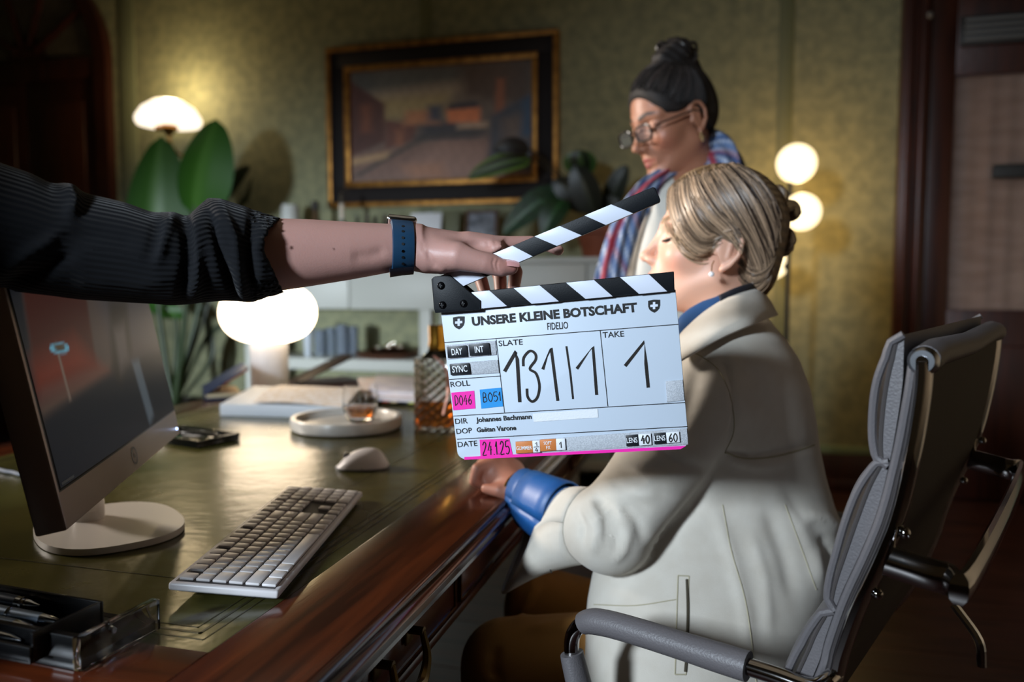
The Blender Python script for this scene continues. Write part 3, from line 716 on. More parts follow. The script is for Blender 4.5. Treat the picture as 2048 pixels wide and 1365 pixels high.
def bail(parent, y, z, x, hw=.045):
    for s in (-1, 1):
        bk = part('back_plate', sphere((x+.002, y+s*hw, z), .014, 16, 8, (.3, 1, 1.5)) if False else obox((x+.002, y+s*hw, z), (1, 0, 0), (0, 1, 0), (0, 0, 1), .004, .020, .034, .0018), m_obr, parent)
        part('post', tube([(x, y+s*hw, z), (x+.022, y+s*hw, z)], .0055, 8), m_obr, parent)
    part('bail', tube(catmull([(x+.02, y-hw, z), (x+.026, y-hw*.98, z-.03), (x+.028, y-hw*.55, z-.05), (x+.03, y, z-.047), (x+.028, y+hw*.55, z-.05), (x+.026, y+hw*.98, z-.03), (x+.02, y+hw, z)], 6), [.004, .0055, .007, .0055, .007, .0055, .004], 8), m_obr, parent)
for (y0, y1) in ((DY0+.05, 1.045), (1.065, 1.885), (1.905, DY1-.05)):
    dr = part('drawer_front', box(fx-.004, fx+.005, y0, y1, .662, DZ-.048, .002), m_drw, dk)
    part('cock_bead', join(box(fx+.003, fx+.008, y0, y1, .662, .666), box(fx+.003, fx+.008, y0, y1, DZ-.052, DZ-.048), box(fx+.003, fx+.008, y0, y0+.004, .666, DZ-.052), box(fx+.003, fx+.008, y1-.004, y1, .666, DZ-.052)), m_mold, dr)
    yc = .825 if y0 < .7 else (y0+y1)/2
    bail(dr, yc, .705, fx+.006)
for (y0, y1, xr_) in ((DY0+.04, .74, fx-.012), (1.95, DY1-.04, -1.10)):
    pdst = part('pedestal', box(DX0+.05, xr_, y0, y1, .0, .645, .004), m_drw, dk)
    for k in range(3): part('pedestal_drawer', box(xr_-.002, xr_+.008, y0+.02, y1-.02, .08+k*.185, .25+k*.185, .002), m_drw, pdst)
# ================================================================== KEYBOARD
kc = [onZ(368, 1163, DZ+.012), onZ(553, 1184, DZ+.012), onZ(718, 992, DZ+.018), onZ(572, 978, DZ+.018)]
kx = nrm(((kc[2]-kc[1])+(kc[3]-kc[0]))*np.array([1, 1, 0])); kyv = np.cross((0, 0, 1), kx); kcen = sum(kc)/4; kcen[2] = DZ
KL, KW = .435, .126
tilt = math.radians(4)
kyt = nrm(kyv*math.cos(tilt)+np.array([0, 0, 1])*math.sin(tilt)); kzt = np.cross(kx, kyt)
KM = frameM(kcen+np.array([0, 0, .006+.063*math.sin(tilt)]), kx, kyt, kzt)
kb = thing('keyboard', 'white full-size computer keyboard lying on the green leather desktop', 'keyboard', M=KM)
m_kb = mat('white_plastic', '#cfcbcc', .38)
m_key = mat('white_keycap', '#d3cfcf', .42)
part('case', box(-KL/2, KL/2, -KW/2, KW/2, -.001, .0085, .003, 3), m_kb, kb, local=True)
part('underside', box(-KL/2+.01, KL/2-.01, -KW/2+.006, KW/2-.006, -.0060, 0.0, .003), mat('grey_plastic', '#77787c', .5), kb, local=True)
for s in (-1, 1): part('foot', box(s*.17-.02, s*.17+.02, KW/2-.03, KW/2-.016, -.0125, -.004, .001), MATS['grey_plastic'], kb, local=True)
part('key_well', box(-KL/2+.006, KL/2-.006, -KW/2+.006, KW/2-.006, .0082, .0087), mat('key_gap', '#3d3a3a', .6), kb, local=True, smooth=False)
u = .0187; rowy = [-.0485+i*.0190 for i in range(6)]
rows_ = [  # bottom to top, widths in units (None = gap)
 [(1.25, 1), (1.25, 1), (1.25, 1), (6.25, 1), (1.25, 1), (1.25, 1), (1.25, 1), (1.25, 1), (.25, 0), (1, 1), (1, 1), (1, 1), (.25, 0), (2, 1), (1, 1), (1, 1)],
 [(2.25, 1)]+[(1, 1)]*10+[(2.75, 1), (.25, 0), (1, 0), (1, 1), (1, 0), (.25, 0)]+[(1, 1)]*4,
 [(1.75, 1)]+[(1, 1)]*11+[(2.25, 1), (.25, 0), (3, 0), (.25, 0)]+[(1, 1)]*4,
 [(1.5, 1)]+[(1, 1)]*12+[(1.5, 1), (.25, 0)]+[(1, 1)]*3+[(.25, 0)]+[(1, 1)]*4,
 [(1, 1)]*13+[(2, 1), (.25, 0)]+[(1, 1)]*3+[(.25, 0)]+[(1, 1)]*4,
 [(1, 1), (.5, 0)]+[(1, 1)]*4+[(.5, 0)]+[(1, 1)]*4+[(.5, 0)]+[(1, 1)]*4+[(.25, 0)]+[(1, 1)]*3+[(.25, 0)]+[(1, 1)]*4]
keymesh = {}; tot = 22.5
uu = (KL-.018)/tot
for r_, row in enumerate(rows_):
    x = -KL/2+.009
    for w_, on in row:
        if on:
            kk = w_
            if kk not in keymesh:
                keymesh[kk] = mkmesh('key', box(.0012, w_*uu-.0012, -.0081, .0081, 0, .0034, .0011), m_key)
            o = bpy.data.objects.new('key', keymesh[kk]); COL.objects.link(o); o.parent = kb; o.location = (x, rowy[r_], .0085); ROOT[o.name] = KM
        x += w_*uu
# ================================================================== MOUSE
mc = onZ(724, 944, DZ); md = nrm((onZ(784, 934, DZ)-onZ(663, 938, DZ))*np.array([1, 1, 0])); mn = np.cross((0, 0, 1), md)
MM = frameM(mc+.028*nrm(np.cross((0,0,1),md))*1.0, md, mn, (0, 0, 1))
ms = thing('mouse', 'white wireless computer mouse on the leather behind the keyboard', 'mouse', M=MM)
rows = []
for i in range(21):
    t = -1+2*i/20; L_ = .052; hw = .029*math.sqrt(max(1e-4, 1-abs(t)**2.6)); h_ = .036*(1-((t-.25)/1.28)**2)**.9 if abs((t-.25)/1.28) < 1 else .001
    rows.append([(t*L_, hw*math.cos(a_)*1.0, .004+max(.001, h_*(1-abs(t)**6))*math.sin(a_)**.75) for a_ in np.linspace(0, math.pi, 15)])
part('shell', sheet(rows), m_kb, ms, local=True); 
part('sole', prism([(.052*math.cos(a_), .029*math.sin(a_)) for a_ in np.linspace(0, 2*math.pi, 24, endpoint=False)], (1, 0, 0), (0, 1, 0), (0, 0, 1), (0, 0, 0), .0005, .006), MATS['grey_plastic'], ms, local=True)
part('scroll_wheel', tube([(-.030, -.003, .0265), (-.030, .003, .0265)], .006, 12), MATS['grey_plastic'], ms, local=True)
# ================================================================== MONITOR
d1_ = .838; A0 = P(135, 1062, d1_); 
ml = nrm(P(360, 868, d1_*1.644)-A0); ml[2] = 0; ml = nrm(ml)
mn_ = np.array([ml[1], -ml[0], 0]);                                    # faces right
if np.dot(mn_, RV) < 0: mn_ = -mn_
tl = math.radians(11); mup = nrm(np.array([0, 0, 1])*math.cos(tl)-mn_*math.sin(tl)); mno = nrm(np.cross(ml, mup)); 
if np.dot(mno, RV) < 0: mno = -mno
MW, MH = .555, .365
cen = A0+ml*MW/2+mup*MH/2
mo = thing('monitor', 'silver desktop computer monitor with a dim switched-on screen on a round white foot', 'monitor', M=Matrix.Translation(Vector((cen[0], cen[1], DZ))))
m_sil = mat('champagne_aluminium', '#94857a', .38, .55)
def mbox(u0, u1, v0, v1, n0, n1, bev=.001): 
    V, F = box(u0, u1, v0, v1, n0, n1, bev); return cen+V[:, :1]*ml+V[:, 1:2]*mup+V[:, 2:]*mno, F
part('housing', mbox(-MW/2, MW/2, -MH/2, MH/2, -.032, 0, .003), m_sil, mo)
sc_ = part('screen', mbox(-MW/2+.006, MW/2-.006, -MH/2+.042, MH/2-.006, -.001, .0008, .0004), mat('dark_screen', '#050506', .42, spec=.12), mo)
part('screen_edge', mbox(-MW/2+.004, MW/2-.004, -MH/2+.040, MH/2-.004, -.002, .0004), mat('black_bezel', '#050505', .3), sc_)
# the picture shown on the screen, dim
su, sv = np.meshgrid(np.linspace(-MW/2+.008, MW/2-.008, 150), np.linspace(-MH/2+.044, MH/2-.008, 100))
SP_ = cen+su[..., None]*ml+sv[..., None]*mup+mno*.0011
sx_, sy_ = su.ravel(), sv.ravel()
def spx(x, y): q = onPl(x, y, cen, mno)-cen; return (q@ml, q@mup)
scol = np.zeros((su.size, 3)); scol[:] = lin('#191b20')
def lay(pts, col, blur=.02, a=1.):
    m_ = (soft(sx_, sy_, [spx(*q) for q in pts], blur)*a)[:, None]; scol[:] = scol*(1-m_)+np.array(lin(col))*m_
lay([(40, 560), (350, 560), (340, 700), (205, 757), (85, 838)], '#453a36', .02)
lay([(180, 560), (340, 560), (345, 720), (230, 700)], '#3c383b', .06); lay([(66, 780), (190, 735), (240, 700), (205, 757), (85, 838)], '#54433a', .02)
lay([(40, 560), (165, 560), (192, 733), (72, 778)], '#3a1814', .012); lay([(70, 740), (150, 690), (190, 733), (75, 776)], '#6e2a1c', .05)
lay([(85, 838), (205, 757), (350, 690), (360, 850), (125, 1012)], '#191b21', .015)
lay([(215, 600), (252, 600), (262, 700), (240, 770), (222, 740)], '#26211f', .02); lay([(226, 660), (246, 650), (256, 720), (240, 745)], '#4d4644', .02)
lay([(262, 725), (276, 720), (306, 830), (298, 850)], '#4d565e', .012)
lay([(112, 706), (116, 706), (141, 800), (137, 803)], '#6b5c52', .004)
for (r_o, col_) in ((1.0, '#5f9db4'), (.55, '#40403a')):
    lay([(117+20*r_o*math.cos(t), 697+11*r_o*math.sin(t)) for t in np.linspace(0, 2*math.pi, 16, endpoint=False)], col_, .004)
lay([(106, 690), (128, 690), (124, 697), (110, 697)], '#4a3a22', .004)
ms_ = mat('screen_picture', '#040405', .35, spec=.04); nt_ = ms_.node_tree; an_ = nt_.nodes.new('ShaderNodeAttribute'); an_.attribute_name = 'col'
nt_.links.new(an_.outputs['Color'], nt_.nodes['Principled BSDF'].inputs['Emission Color']); nt_.nodes['Principled BSDF'].inputs['Emission Strength'].default_value = .62
part('picture', sheet(SP_)+({'col': scol},), ms_, sc_)

q = cen-mup*(MH/2-.021)
def ringmesh(c, ax1, ax2, r0, r1, n, nrmv, t=.0006):
    V = []; F = []
    for k in range(n):
        a_ = 2*math.pi*k/n; d_ = ax1*math.cos(a_)+ax2*math.sin(a_); V += [c+d_*r0+nrmv*t, c+d_*r1+nrmv*t]
    for k in range(n): j = (k+1) % n; F.append((2*k, 2*k+1, 2*j+1, 2*j))
    return np.array(V), F
part('round_logo', join(ringmesh(q+ml*.0, ml, mup, .0095, .0125, 32, mno), ringmesh(q, ml, mup, .0005, .0035, 12, mno)), mat('logo_grey', '#4c443f', .4, .6), mo)
part('power_light', sphere(cen-mup*(MH/2-.012)+ml*(MW/2-.02)+mno*.0005, .0022, 12, 8), mat('blue_led', '#88aaff', .3, emit=(.45, .6, 1), estr=5), mo)
part('corner_print', mbox(-MW/2+.012, -MW/2+.05, -MH/2+.046, -MH/2+.049, .0012, .0014, 0), mat('dim_print', '#4a5560', .5), sc_)
fc = onZ(221, 1060, DZ)
fcx = nrm((onZ(364, 1035, DZ)-onZ(78, 1085, DZ))*np.array([1, 1, 0])); fcy = np.cross((0, 0, 1), fcx)
hx = np.linalg.norm((onZ(364, 1035, DZ)-onZ(78, 1085, DZ)))/2*.99; hy = np.linalg.norm((onZ(255, 1007, DZ)-onZ(170, 1108, DZ)))/2*.92
poly = [(hx*np.sign(math.cos(a_))*abs(math.cos(a_))**.8, hy*np.sign(math.sin(a_))*abs(math.sin(a_))**.8) for a_ in np.linspace(0, 2*math.pi, 56, endpoint=False)]
m_wm = mat('white_metal_foot', '#dcd6ce', .35)
part('foot_plate', prism(poly, fcx, fcy, (0, 0, 1), fc, .0008, .0098, .0), m_wm, mo)
nk = onZ(178, 1050, DZ); nk = np.array([nk[0], nk[1], DZ]); at = cen-mno*.045-mup*.02
part('neck', obox((nk+np.array([at[0], at[1], DZ+.17]))/2+np.array([0, 0, .0]), ml, mn_, (0, 0, 1), .05, .018, .0001, 0) if False else tube([nk+np.array([0, 0, .0098]), nk+np.array([0, 0, .035]), nk*.7+np.array([at[0], at[1], DZ+.12])*.3+np.array([0, 0, .02]), at], [.022, .022, .02, .018], 16), m_wm, mo)
part('swivel_mount', obox(cen-mno*.040-mup*.02, ml, mup, mno, .12, .10, .022, .004), m_wm, mo)
cb = [onZ(-60, 918, DZ+.004), onZ(0, 940, DZ+.004), onZ(25, 945, DZ+.004), onZ(45, 949, DZ+.004), onZ(80, 936, DZ+.004), onZ(130, 925, DZ+.004), onZ(170, 960, DZ+.02)]
single('monitor_cable', tube(catmull(cb, 6), .0035, 8), mat('grey_cable', '#7d7f86', .45), 'grey cable running across the leather behind the monitor', 'cable')
# ---- dark dish with a silver pen behind the monitor
a_ = onZ(437, 868, DZ); b_ = onZ(300, 897, DZ); c2 = onZ(362, 858, DZ)
dxv = nrm((a_-c2)*np.array([1, 1, 0])); dyv = np.cross((0, 0, 1), dxv)
dm = (a_+b_)/2+dyv*.02; PM = frameM(np.array([dm[0], dm[1], DZ]), dxv, dyv, (0, 0, 1))
dt = thing('black_dish', 'flat black dish lying on the leather just behind the monitor', 'dish', M=PM)
part('plate', box(-.10, .10, -.07, .05, 0, .008, .003), mat('black_gloss', '#0d0e0c', .12), dt, local=True)
part('rim', rectframe(-.10, .10, -.07, .05, .008, .008, .016, .002) if False else join(box(-.10, .10, -.07, -.062, .008, .017, .002), box(-.10, .10, .042, .05, .008, .017, .002), box(-.10, -.092, -.062, .042, .008, .017, .002), box(.092, .10, -.062, .042, .008, .017, .002)), MATS['black_gloss'], dt, local=True)
pn = PM@Matrix.Translation(Vector((0, 0, .0)))
t = thing('silver_pen', 'bright silver pen lying in the flat black dish behind the monitor', 'pen', M=PM@Matrix.Translation(Vector((.02, .0, .016))))
m_chr = mat('chrome', '#c8ccd0', .08, 1.)
part('barrel', tube([(-.055, 0, 0), (.05, .004, 0)], .0055, 12), m_chr, t, local=True); part('tip', tube([(.05, .004, 0), (.066, .0046, 0)], [.005, .001], 12), m_chr, t, local=True)
# ================================================================== TABLE LAMP
lb = onZ(540, 779, DZ); ld = np.dot(lb-CAMP, FV); lr = 94/FPX*ld; rcol = 37/FPX*ld
zs0 = P(540, 687, ld)[2]; hs = lr*1.30
tl_ = thing('table_lamp', 'glowing white pebble-shaped table lamp on a white cylinder at the far end of the desk', 'lamp', (lb[0], lb[1], DZ))
pr = [(.001, 0)]+[(lr*(abs(math.sin(a_))**.72), hs/2*(1-math.cos(a_))) for a_ in np.linspace(.25, math.pi-.12, 22)]+[(.001, hs)]
part('shade', lathe(pr, 48, (lb[0], lb[1], zs0)), mat('lamp_shade_lit', '#fff6e8', .35, emit=(1.0, .78, .53), estr=7.0), tl_)
part('column', lathe([(rcol*1.0, 0), (rcol, .003), (rcol, zs0-DZ+.02)], 40, (lb[0], lb[1], DZ)), mat('white_lacquer', '#d6d6dc', .3), tl_)
# ================================================================== MARBLE TRAY, TUMBLER, DECANTER
tc_ = onZ(694, 856, DZ); td = np.dot(tc_-CAMP, FV); trr = 111/FPX*td
single('marble_tray', lathe([(trr*.93, 0), (trr*.99, .004), (trr, .010), (trr, .026), (trr*.985, .030), (trr*.91, .030), (trr*.89, .026), (trr*.88, .016), (.001, .014)], 56, (tc_[0], tc_[1], DZ)), mat('grey_marble', '#a9a39a', .28, col2='#c9c4bc', vscale=9), 'round grey marble tray on the desk under the whisky tumbler', 'tray')
gc = onZ(721, 843, DZ+.0165); gd = np.dot(gc-CAMP, FV); gr = 36/FPX*gd
gt = thing('tumbler', 'clear round whisky tumbler with a little amber drink on the marble tray', 'glass', (gc[0], gc[1], DZ+.0166))
zg = DZ+.0166; hg = gr*2.05
m_glass = mat('clear_glass', '#ffffff', .0, trans=1., ior=1.45); m_whi = mat('whisky', '#c06a1c', .0, trans=1., ior=1.33)
part('bowl', lathe([(.001, 0), (gr*.62, 0), (gr*.72, .004), (gr*.95, .03), (gr, .045), (gr*.98, hg*.75), (gr*.9, hg), (gr*.88, hg), (gr*.955, hg*.75), (gr*.965, .045), (gr*.9, .032), (gr*.66, .014), (.001, .012)], 40, (gc[0], gc[1], zg)), m_glass, gt)
part('whisky', lathe([(.001, .0125), (gr*.655, .0145), (gr*.89, .0325), (gr*.90, .034), (.001, .034)], 40, (gc[0], gc[1], zg)), m_whi, gt)
dc = onZ(876, 858, DZ); dd_ = np.dot(dc-CAMP, FV); dw = 42/FPX*dd_
dcn = thing('decanter', 'square cut-glass decanter half full of whisky with a gold neck, left of the clapperboard', 'decanter', (dc[0], dc[1], DZ))
zb_ = P(876, 715, dd_)[2]-DZ
bm = bmesh.new(); bmesh.ops.create_grid(bm, x_segments=1, y_segments=1, size=1); bm.free()
def cutbody(w_, z0, z1, nz, nu):
    V = []; F = []; n = nu*4
    for i in range(nz+1):
        z = z0+(z1-z0)*i/nz
        for k in range(n):
            s_ = k//nu; t_ = (k % nu)/nu*2-1; k2 = .97+.06*((i+k) % 2)
            x_, y_ = [(t_, -1), (1, t_), (-t_, 1), (-1, -t_)][s_]
            x_ = np.sign(x_)*min(abs(x_), 1); rr = 1/max(1, (abs(x_)**6+abs(y_)**6)**(1/6)); V.append((x_*w_*rr*k2, y_*w_*rr*k2, z))
    for i in range(nz):
        for k in range(n): F.append((i*n+k, i*n+(k+1) % n, (i+1)*n+(k+1) % n, (i+1)*n+k))
    F.append(tuple(range(n-1, -1, -1))); F.append(tuple(nz*n+k for k in range(n))); return np.array(V), F
ca, sa = math.cos(YAW*.6), math.sin(YAW*.6)
def rotp(m): 
    V = m[0].copy(); x = V[:, 0]*ca-V[:, 1]*sa; y = V[:, 0]*sa+V[:, 1]*ca; V[:, 0] = x+dc[0]; V[:, 1] = y+dc[1]; V[:, 2] += DZ; return V, m[1]
part('whisky', rotp(cutbody(dw*.86, .012, zb_*.42, 8, 8)), m_whi, dcn)
part('cut_glass_body', rotp(cutbody(dw, .001, zb_, 16, 8)), mat('cut_glass', '#f2eee6', .04, trans=.92, ior=1.42), dcn, smooth=False)
part('shoulder', lathe([(dw*.8, zb_), (dw*.5, zb_+.012), (dw*.42, zb_+.02)], 24, (dc[0], dc[1], DZ)), m_glass, dcn)
part('gold_neck', lathe([(dw*.42, zb_+.015), (dw*.44, zb_+.03), (dw*.40, zb_+.04), (dw*.42, zb_+.078), (dw*.3, zb_+.08)], 24, (dc[0], dc[1], DZ)), mat('gold_neck', '#b98a35', .2, 1.), dcn)
tg = dc+np.array([0, 0, zb_*.8])
part('neck_tag', tube(catmull([P(868, 712, dd_-.06), P(890, 735, dd_-.066), P(897, 775, dd_-.07), P(886, 830, dd_-.07)], 5), .006, 6, flat=.3, up=(0, 0, 1)), mat('pink_ribbon', '#d9a39a', .6), dcn)
# ================================================================== PAPERS AT THE FAR END
def flatbox(name, pts, h, material, label, cat, z=DZ, bev=.001):
    q = [onZ(x, y, z) for x, y in pts]; c = sum(q)/len(q)
    return single(name, prism([(p[0]-c[0], p[1]-c[1]) for p in q], (1, 0, 0), (0, 1, 0), (0, 0, 1), (c[0], c[1], z), 0, h, bev), material, label, cat)
flatbox('white_box_file', [(440, 832), (692, 838), (716, 800), (508, 792)], .032, mat('white_paper_box', '#cdd2d8', .5), 'flat white box file on the desk in front of the table lamp', 'box')
zt2 = DZ+.036
q = [onZ(x, y, zt2) for x, y in ((505, 806), (690, 812), (735, 778), (560, 772))]
rows = [[q[0]*(1-s)+q[1]*s+np.array([0, 0, .004*math.sin(s*5)+.001]) for s in np.linspace(0, 1, 12)], [(q[0]*.5+q[3]*.5)*(1-s)+(q[1]*.5+q[2]*.5)*s+np.array([0, 0, .012]) for s in np.linspace(0, 1, 12)], [q[3]*(1-s)+q[2]*s+np.array([0, 0, .002]) for s in np.linspace(0, 1, 12)]]
rows = [list(r) for r in catmull(np.array(rows).reshape(3, -1), 5).reshape(-1, 12, 3)]
single('patterned_paper', sheet(rows, .001), mat('blotchy_paper', '#e6dfda', .7, col2='#d3bda4', vscale=60, vpos=(.5, .62)), 'curved sheet of blotchy cream paper lying on the white box file', 'paper')
# open notebook with an orange spine edge
nbp = P(418, 800, 2.42)
nb = thing('open_notebook', 'dark blue notebook lying half open with an orange page edge, left of the table lamp', 'notebook', onZ(455, 806, DZ))
A_ = onZ(412, 802, DZ+.006); B_ = onZ(520, 796, DZ+.006); up_ = onZ(505, 775, DZ+.055)
dv = nrm((B_-A_)*np.array([1, 1, 0])); dn = np.cross((0, 0, 1), dv)
part('lower_cover', obox(A_+dv*.055+dn*.14+np.array([0, 0, -.002]), dv, dn, (0, 0, 1), .11, .2, .006, .001), mat('navy_cover', '#1f2f4e', .5), nb)
part('page_block', obox(A_+dv*.055+dn*.14+np.array([0, 0, .007]), dv, dn, (0, 0, 1), .10, .19, .012, .001), mat('page_edges', '#c9b896', .7), nb)
up2 = nrm(dv*.86+np.array([0, 0, .5])); nn2 = np.cross(up2, dn)
part('raised_cover', obox(A_+up2*.075+dn*.14+np.array([0, 0, .014]), up2, dn, nn2, .15, .2, .005, .001), MATS['navy_cover'], nb)
part('orange_flyleaf', obox(A_+up2*.105+dn*.138+np.array([0, 0, .010]), up2, dn, nn2, .085, .2, .003, 0), mat('orange_paper', '#b05a14', .7), nb)
# brown leather folder, magazines with tabs
q0 = onZ(610, 780, DZ); q1 = onZ(725, 770, DZ)
bf = thing('leather_folder', 'dark brown leather folder propped open beside the table lamp', 'folder', q0)
dv = nrm((q1-q0)*np.array([1, 1, 0])); dn = np.cross((0, 0, 1), dv); L0 = onZ(600, 779, DZ)
part('lower_flap', obox(L0+dv*.13+dn*.09+np.array([0, 0, .006]), dv, dn, (0, 0, 1), .26, .2, .008, .002), mat('brown_leather', '#3a211a', .45), bf)
up2 = nrm(dv*.93+np.array([0, 0, .36])); nn2 = np.cross(up2, dn)
part('upper_flap', obox(L0+up2*.115+dn*.05+np.array([0, 0, .02]), up2, dn, nn2, .22, .10, .006, .002), mat('black_leather', '#1a1114', .45), bf)
flatbox('dark_binder', [(745, 806), (850, 812), (850, 775), (745, 772)], .012, mat('dark_binder', '#1c2026', .5), 'thin dark binder at the back of the desk under the magazines', 'binder')
for i, (pts, col) in enumerate(((((724, 800), (838, 806), (860, 768), (730, 764)), '#cfc6d2'), (((722, 790), (835, 796), (850, 760), (715, 757)), '#dcc3bb'), (((740, 786), (842, 790), (850, 757), (752, 754)), '#c4bfd0'))):
    flatbox('magazine', pts, .006, mat('magazine%d' % i, col, .4, col2='#e8e2e4', vscale=14), ['lowest pale magazine of the pile beside the decanter', 'middle pinkish magazine of the pile beside the decanter', 'topmost lilac magazine of the pile beside the decanter'][i], 'magazine', z=DZ+.0125+i*.0065)
for i, (px, py, col) in enumerate(((777, 802, '#e0562a'), (793, 803, '#e6cf9a'), (829, 805, '#d7e04a'), (757, 801, '#2a58b0'))):
    c = onZ(px, py, DZ+.010)
    single('index_tab', obox(c+np.array([0, -.012, .0]), (1, 0, 0), (0, 1, 0), (0, 0, 1), .02, .03, .0012), mat('tab%d' % i, col, .6), ['orange sticky tab at the edge of the dark binder', 'cream sticky tab at the edge of the dark binder', 'yellow-green sticky tab at the edge of the dark binder', 'blue sticky tab at the edge of the dark binder'][i], 'sticky tab')
flatbox('black_pen_case', [(668, 806), (683, 808), (700, 800), (690, 798)], .008, MATS['black_leather'], 'small black pen case lying against the marble tray', 'case', z=DZ)
# ================================================================== PEN TRAY (black tray and clear stand)
TA = onZ(-40, 1330, DZ); 
e0 = onZ(163, 1350, DZ); e1 = onZ(322, 1262, DZ)
ty = nrm((e1-e0)*np.array([1, 1, 0])); tx_ = np.cross(ty, (0, 0, 1)); TL = np.linalg.norm(e1-e0)
TM = frameM(np.array([e0[0], e0[1], DZ]), tx_, ty, (0, 0, 1))
at_ = thing('acrylic_tray', 'black desk tray with a clear acrylic end wall at the near corner of the desk', 'tray', M=TM)
m_acr = mat('clear_acrylic', '#f0f4f6', .02, trans=1., ior=1.46); m_blk = mat('black_acrylic', '#060607', .28, spec=.35)
part('clear_end', box(-.010, 0, 0, TL, .002, .034, .001), m_acr, at_, local=True)
part('black_base', box(-.26, -.011, .002, TL-.002, .0, .010, .001), m_blk, at_, local=True)
part('near_wall', box(-.26, -.011, .002, .010, .010, .033, .001), m_blk, at_, local=True)
part('far_wall', box(-.26, -.011, TL-.010, TL-.002, .0095, .0104, .0), m_blk, at_, local=True)
part('divider', box(-.115, -.108, .010, TL-.010, .0095, .0104, .0), m_blk, at_, local=True)
part('screw', tube([(-.0105, TL*.42, .024), (-.004, TL*.42, .024)], .003, 10), m_chr, at_, local=True)
b0 = onZ(190, 1262, DZ); b1 = onZ(190, 1200, DZ+.045)
PX = frameM(np.array([e0[0], e0[1], DZ])+tx_*-.13+ty*.095, tx_, ty, (0, 0, 1))
pt_ = thing('pen_box', 'open black box holding pens at the bottom left edge of the desk', 'box', M=PX)
c1 = np.array(PX.inverted()@Vector(onZ(193, 1264, DZ+.0105)))
PX = PX@Matrix.Translation(Vector((c1[0]-.0, c1[1]-.075, .0105-.012))); pt_.matrix_world = PX; ROOT[pt_.name] = PX
hb = .040
part('bottom', box(-.22, 0, 0, .085, .012, .017, .001), m_blk, pt_, local=True)
for nm, b in (('side_wall', (-.22, 0, 0, .004, .012, hb-.012)), ('side_wall', (-.22, 0, .081, .085, .012, hb)), ('end_wall', (-.004, 0, .004, .081, .012, hb)), ('end_wall', (-.22, -.216, .004, .081, .012, hb))):
    part(nm, box(*b, .0008), m_blk, pt_, local=True)
m_ps = mat('brushed_steel_pen', '#8fa0b4', .3, .85); m_pb = mat('blue_black_pen', '#1c2c3c', .3, .3)
for i, (y, z, mt, lb_, x1_) in enumerate(((.055, .026, m_ps, 'silver ballpoint pen with a dark tip lying nearest the far side of the pen box', -.018), (.035, .026, m_ps, 'brushed steel pen lying in the middle of the pen box', -.03), (.016, .024, m_pb, 'blue black pen lying along the near side of the pen box', -.03), (.071, .031, m_pb, 'dark pen with a chrome clip along the back wall of the pen box', -.07))):
    o = thing('pen', lb_, 'pen', M=PX@Matrix.Translation(Vector((0, y, z))), group='pens in the pen box')
    part('barrel', tube([(-.20, 0, 0), (-.12, 0, 0), (x1_-.03, 0, 0)], [.006, .0068, .0062], 14), mt, o, local=True)
    part('tip', tube([(x1_-.03, 0, 0), (x1_-.012, 0, 0), (x1_, 0, 0)], [.0062, .004, .001], 14), m_chr, o, local=True)
    part('ring', tube([(-.092, 0, 0), (-.089, 0, 0)], .0072, 14), m_chr, o, local=True)
    if i == 3: part('clip', tube([(-.20, -.003, .008), (-.15, -.003, .0085)], .0015, 6), m_chr, o, local=True)
# ================================================================== OFFICE CHAIR
FC = -.8*RV+.6*FV; LC = .6*RV+.8*FV; CHW = .575
C0 = P(1848, 722, .76)
def ch(x, y, off=0.): return onPl(x, y, C0+LC*off, LC)               # pixel -> point in the near side plane of the chair
def s2(p): q = np.asarray(p)-C0; return np.array([q@FC, p[2]])         # point -> (forward, height)
def c3(s, z, l=0.): return np.array([C0[0], C0[1], 0])+FC*s+LC*l+np.array([0, 0, z])
m_grl = mat('grey_chair_leather', '#625e60', .46, bump=.12, bscale=420, col2='#5c595b', vscale=8)
m_grs = mat('grey_leather_seam', '#45403f', .6)
m_cbk = mat('brown_chair_back', '#2b2113', .75, bump=.1, bscale=500)
m_chm = mat('dark_chrome', '#a9a6a4', .07, 1.)
chb = c3(.30, 0, CHW/2); chr_ = thing('office_chair', 'grey leather office chair with chrome side rails and padded high back', 'chair', (chb[0], chb[1], 0))
rail_px = [(1848, 722), (1846, 770), (1838, 830), (1826, 900), (1814, 955), (1802, 1005), (1784, 1062), (1755, 1130), (1715, 1215), (1684, 1300), (1664, 1365)]
rail = [s2(ch(*p)) for p in rail_px]
s_, z_ = rail[-1]; dz = rail[-1]-rail[-2]
rail += [np.array([s_+.035, z_-.09]), np.array([s_+.085, z_-.155]), np.array([s_+.15, z_-.185])]
zs_ = z_-.185; s_seat = s_+.15
rail += [np.array([s_seat+.08, zs_-.016]), np.array([s_seat+.15, zs_-.016]), np.array([s_seat+.19, zs_-.022]), np.array([s_seat+.20, zs_-.04])]
railc = catmull(np.array(rail), 6)
for l in (0, CHW):
    part('side_rail', tube([c3(s, z, l) for s, z in railc], .0085, 10, flat=1.5, up=LC), m_chm, chr_, label='chrome side rail')
T_ = np.gradient(railc, axis=0); T_ /= np.linalg.norm(T_, axis=1)[:, None]; Nf = np.c_[-T_[:, 1], T_[:, 0]]  # forward/up side
if Nf[0][0] < 0: Nf = -Nf
nback = len(railc); EXT = 3
RC = np.vstack([railc[0]-T_[0]*np.array([[.024], [.016], [.008]]), railc]); RN = np.vstack([np.tile(Nf[0], (3, 1)), Nf])
kseat = int(np.argmin(np.abs(railc[:, 0]-s_seat)))
# sheet of brown fabric across the back and under the seat
rows = [[c3(*(railc[i]), l) for l in np.linspace(.008, CHW-.008, 6)] for i in range(nback)]
part('back_sling', sheet(rows, .003), m_cbk, chr_, label='brown woven back')
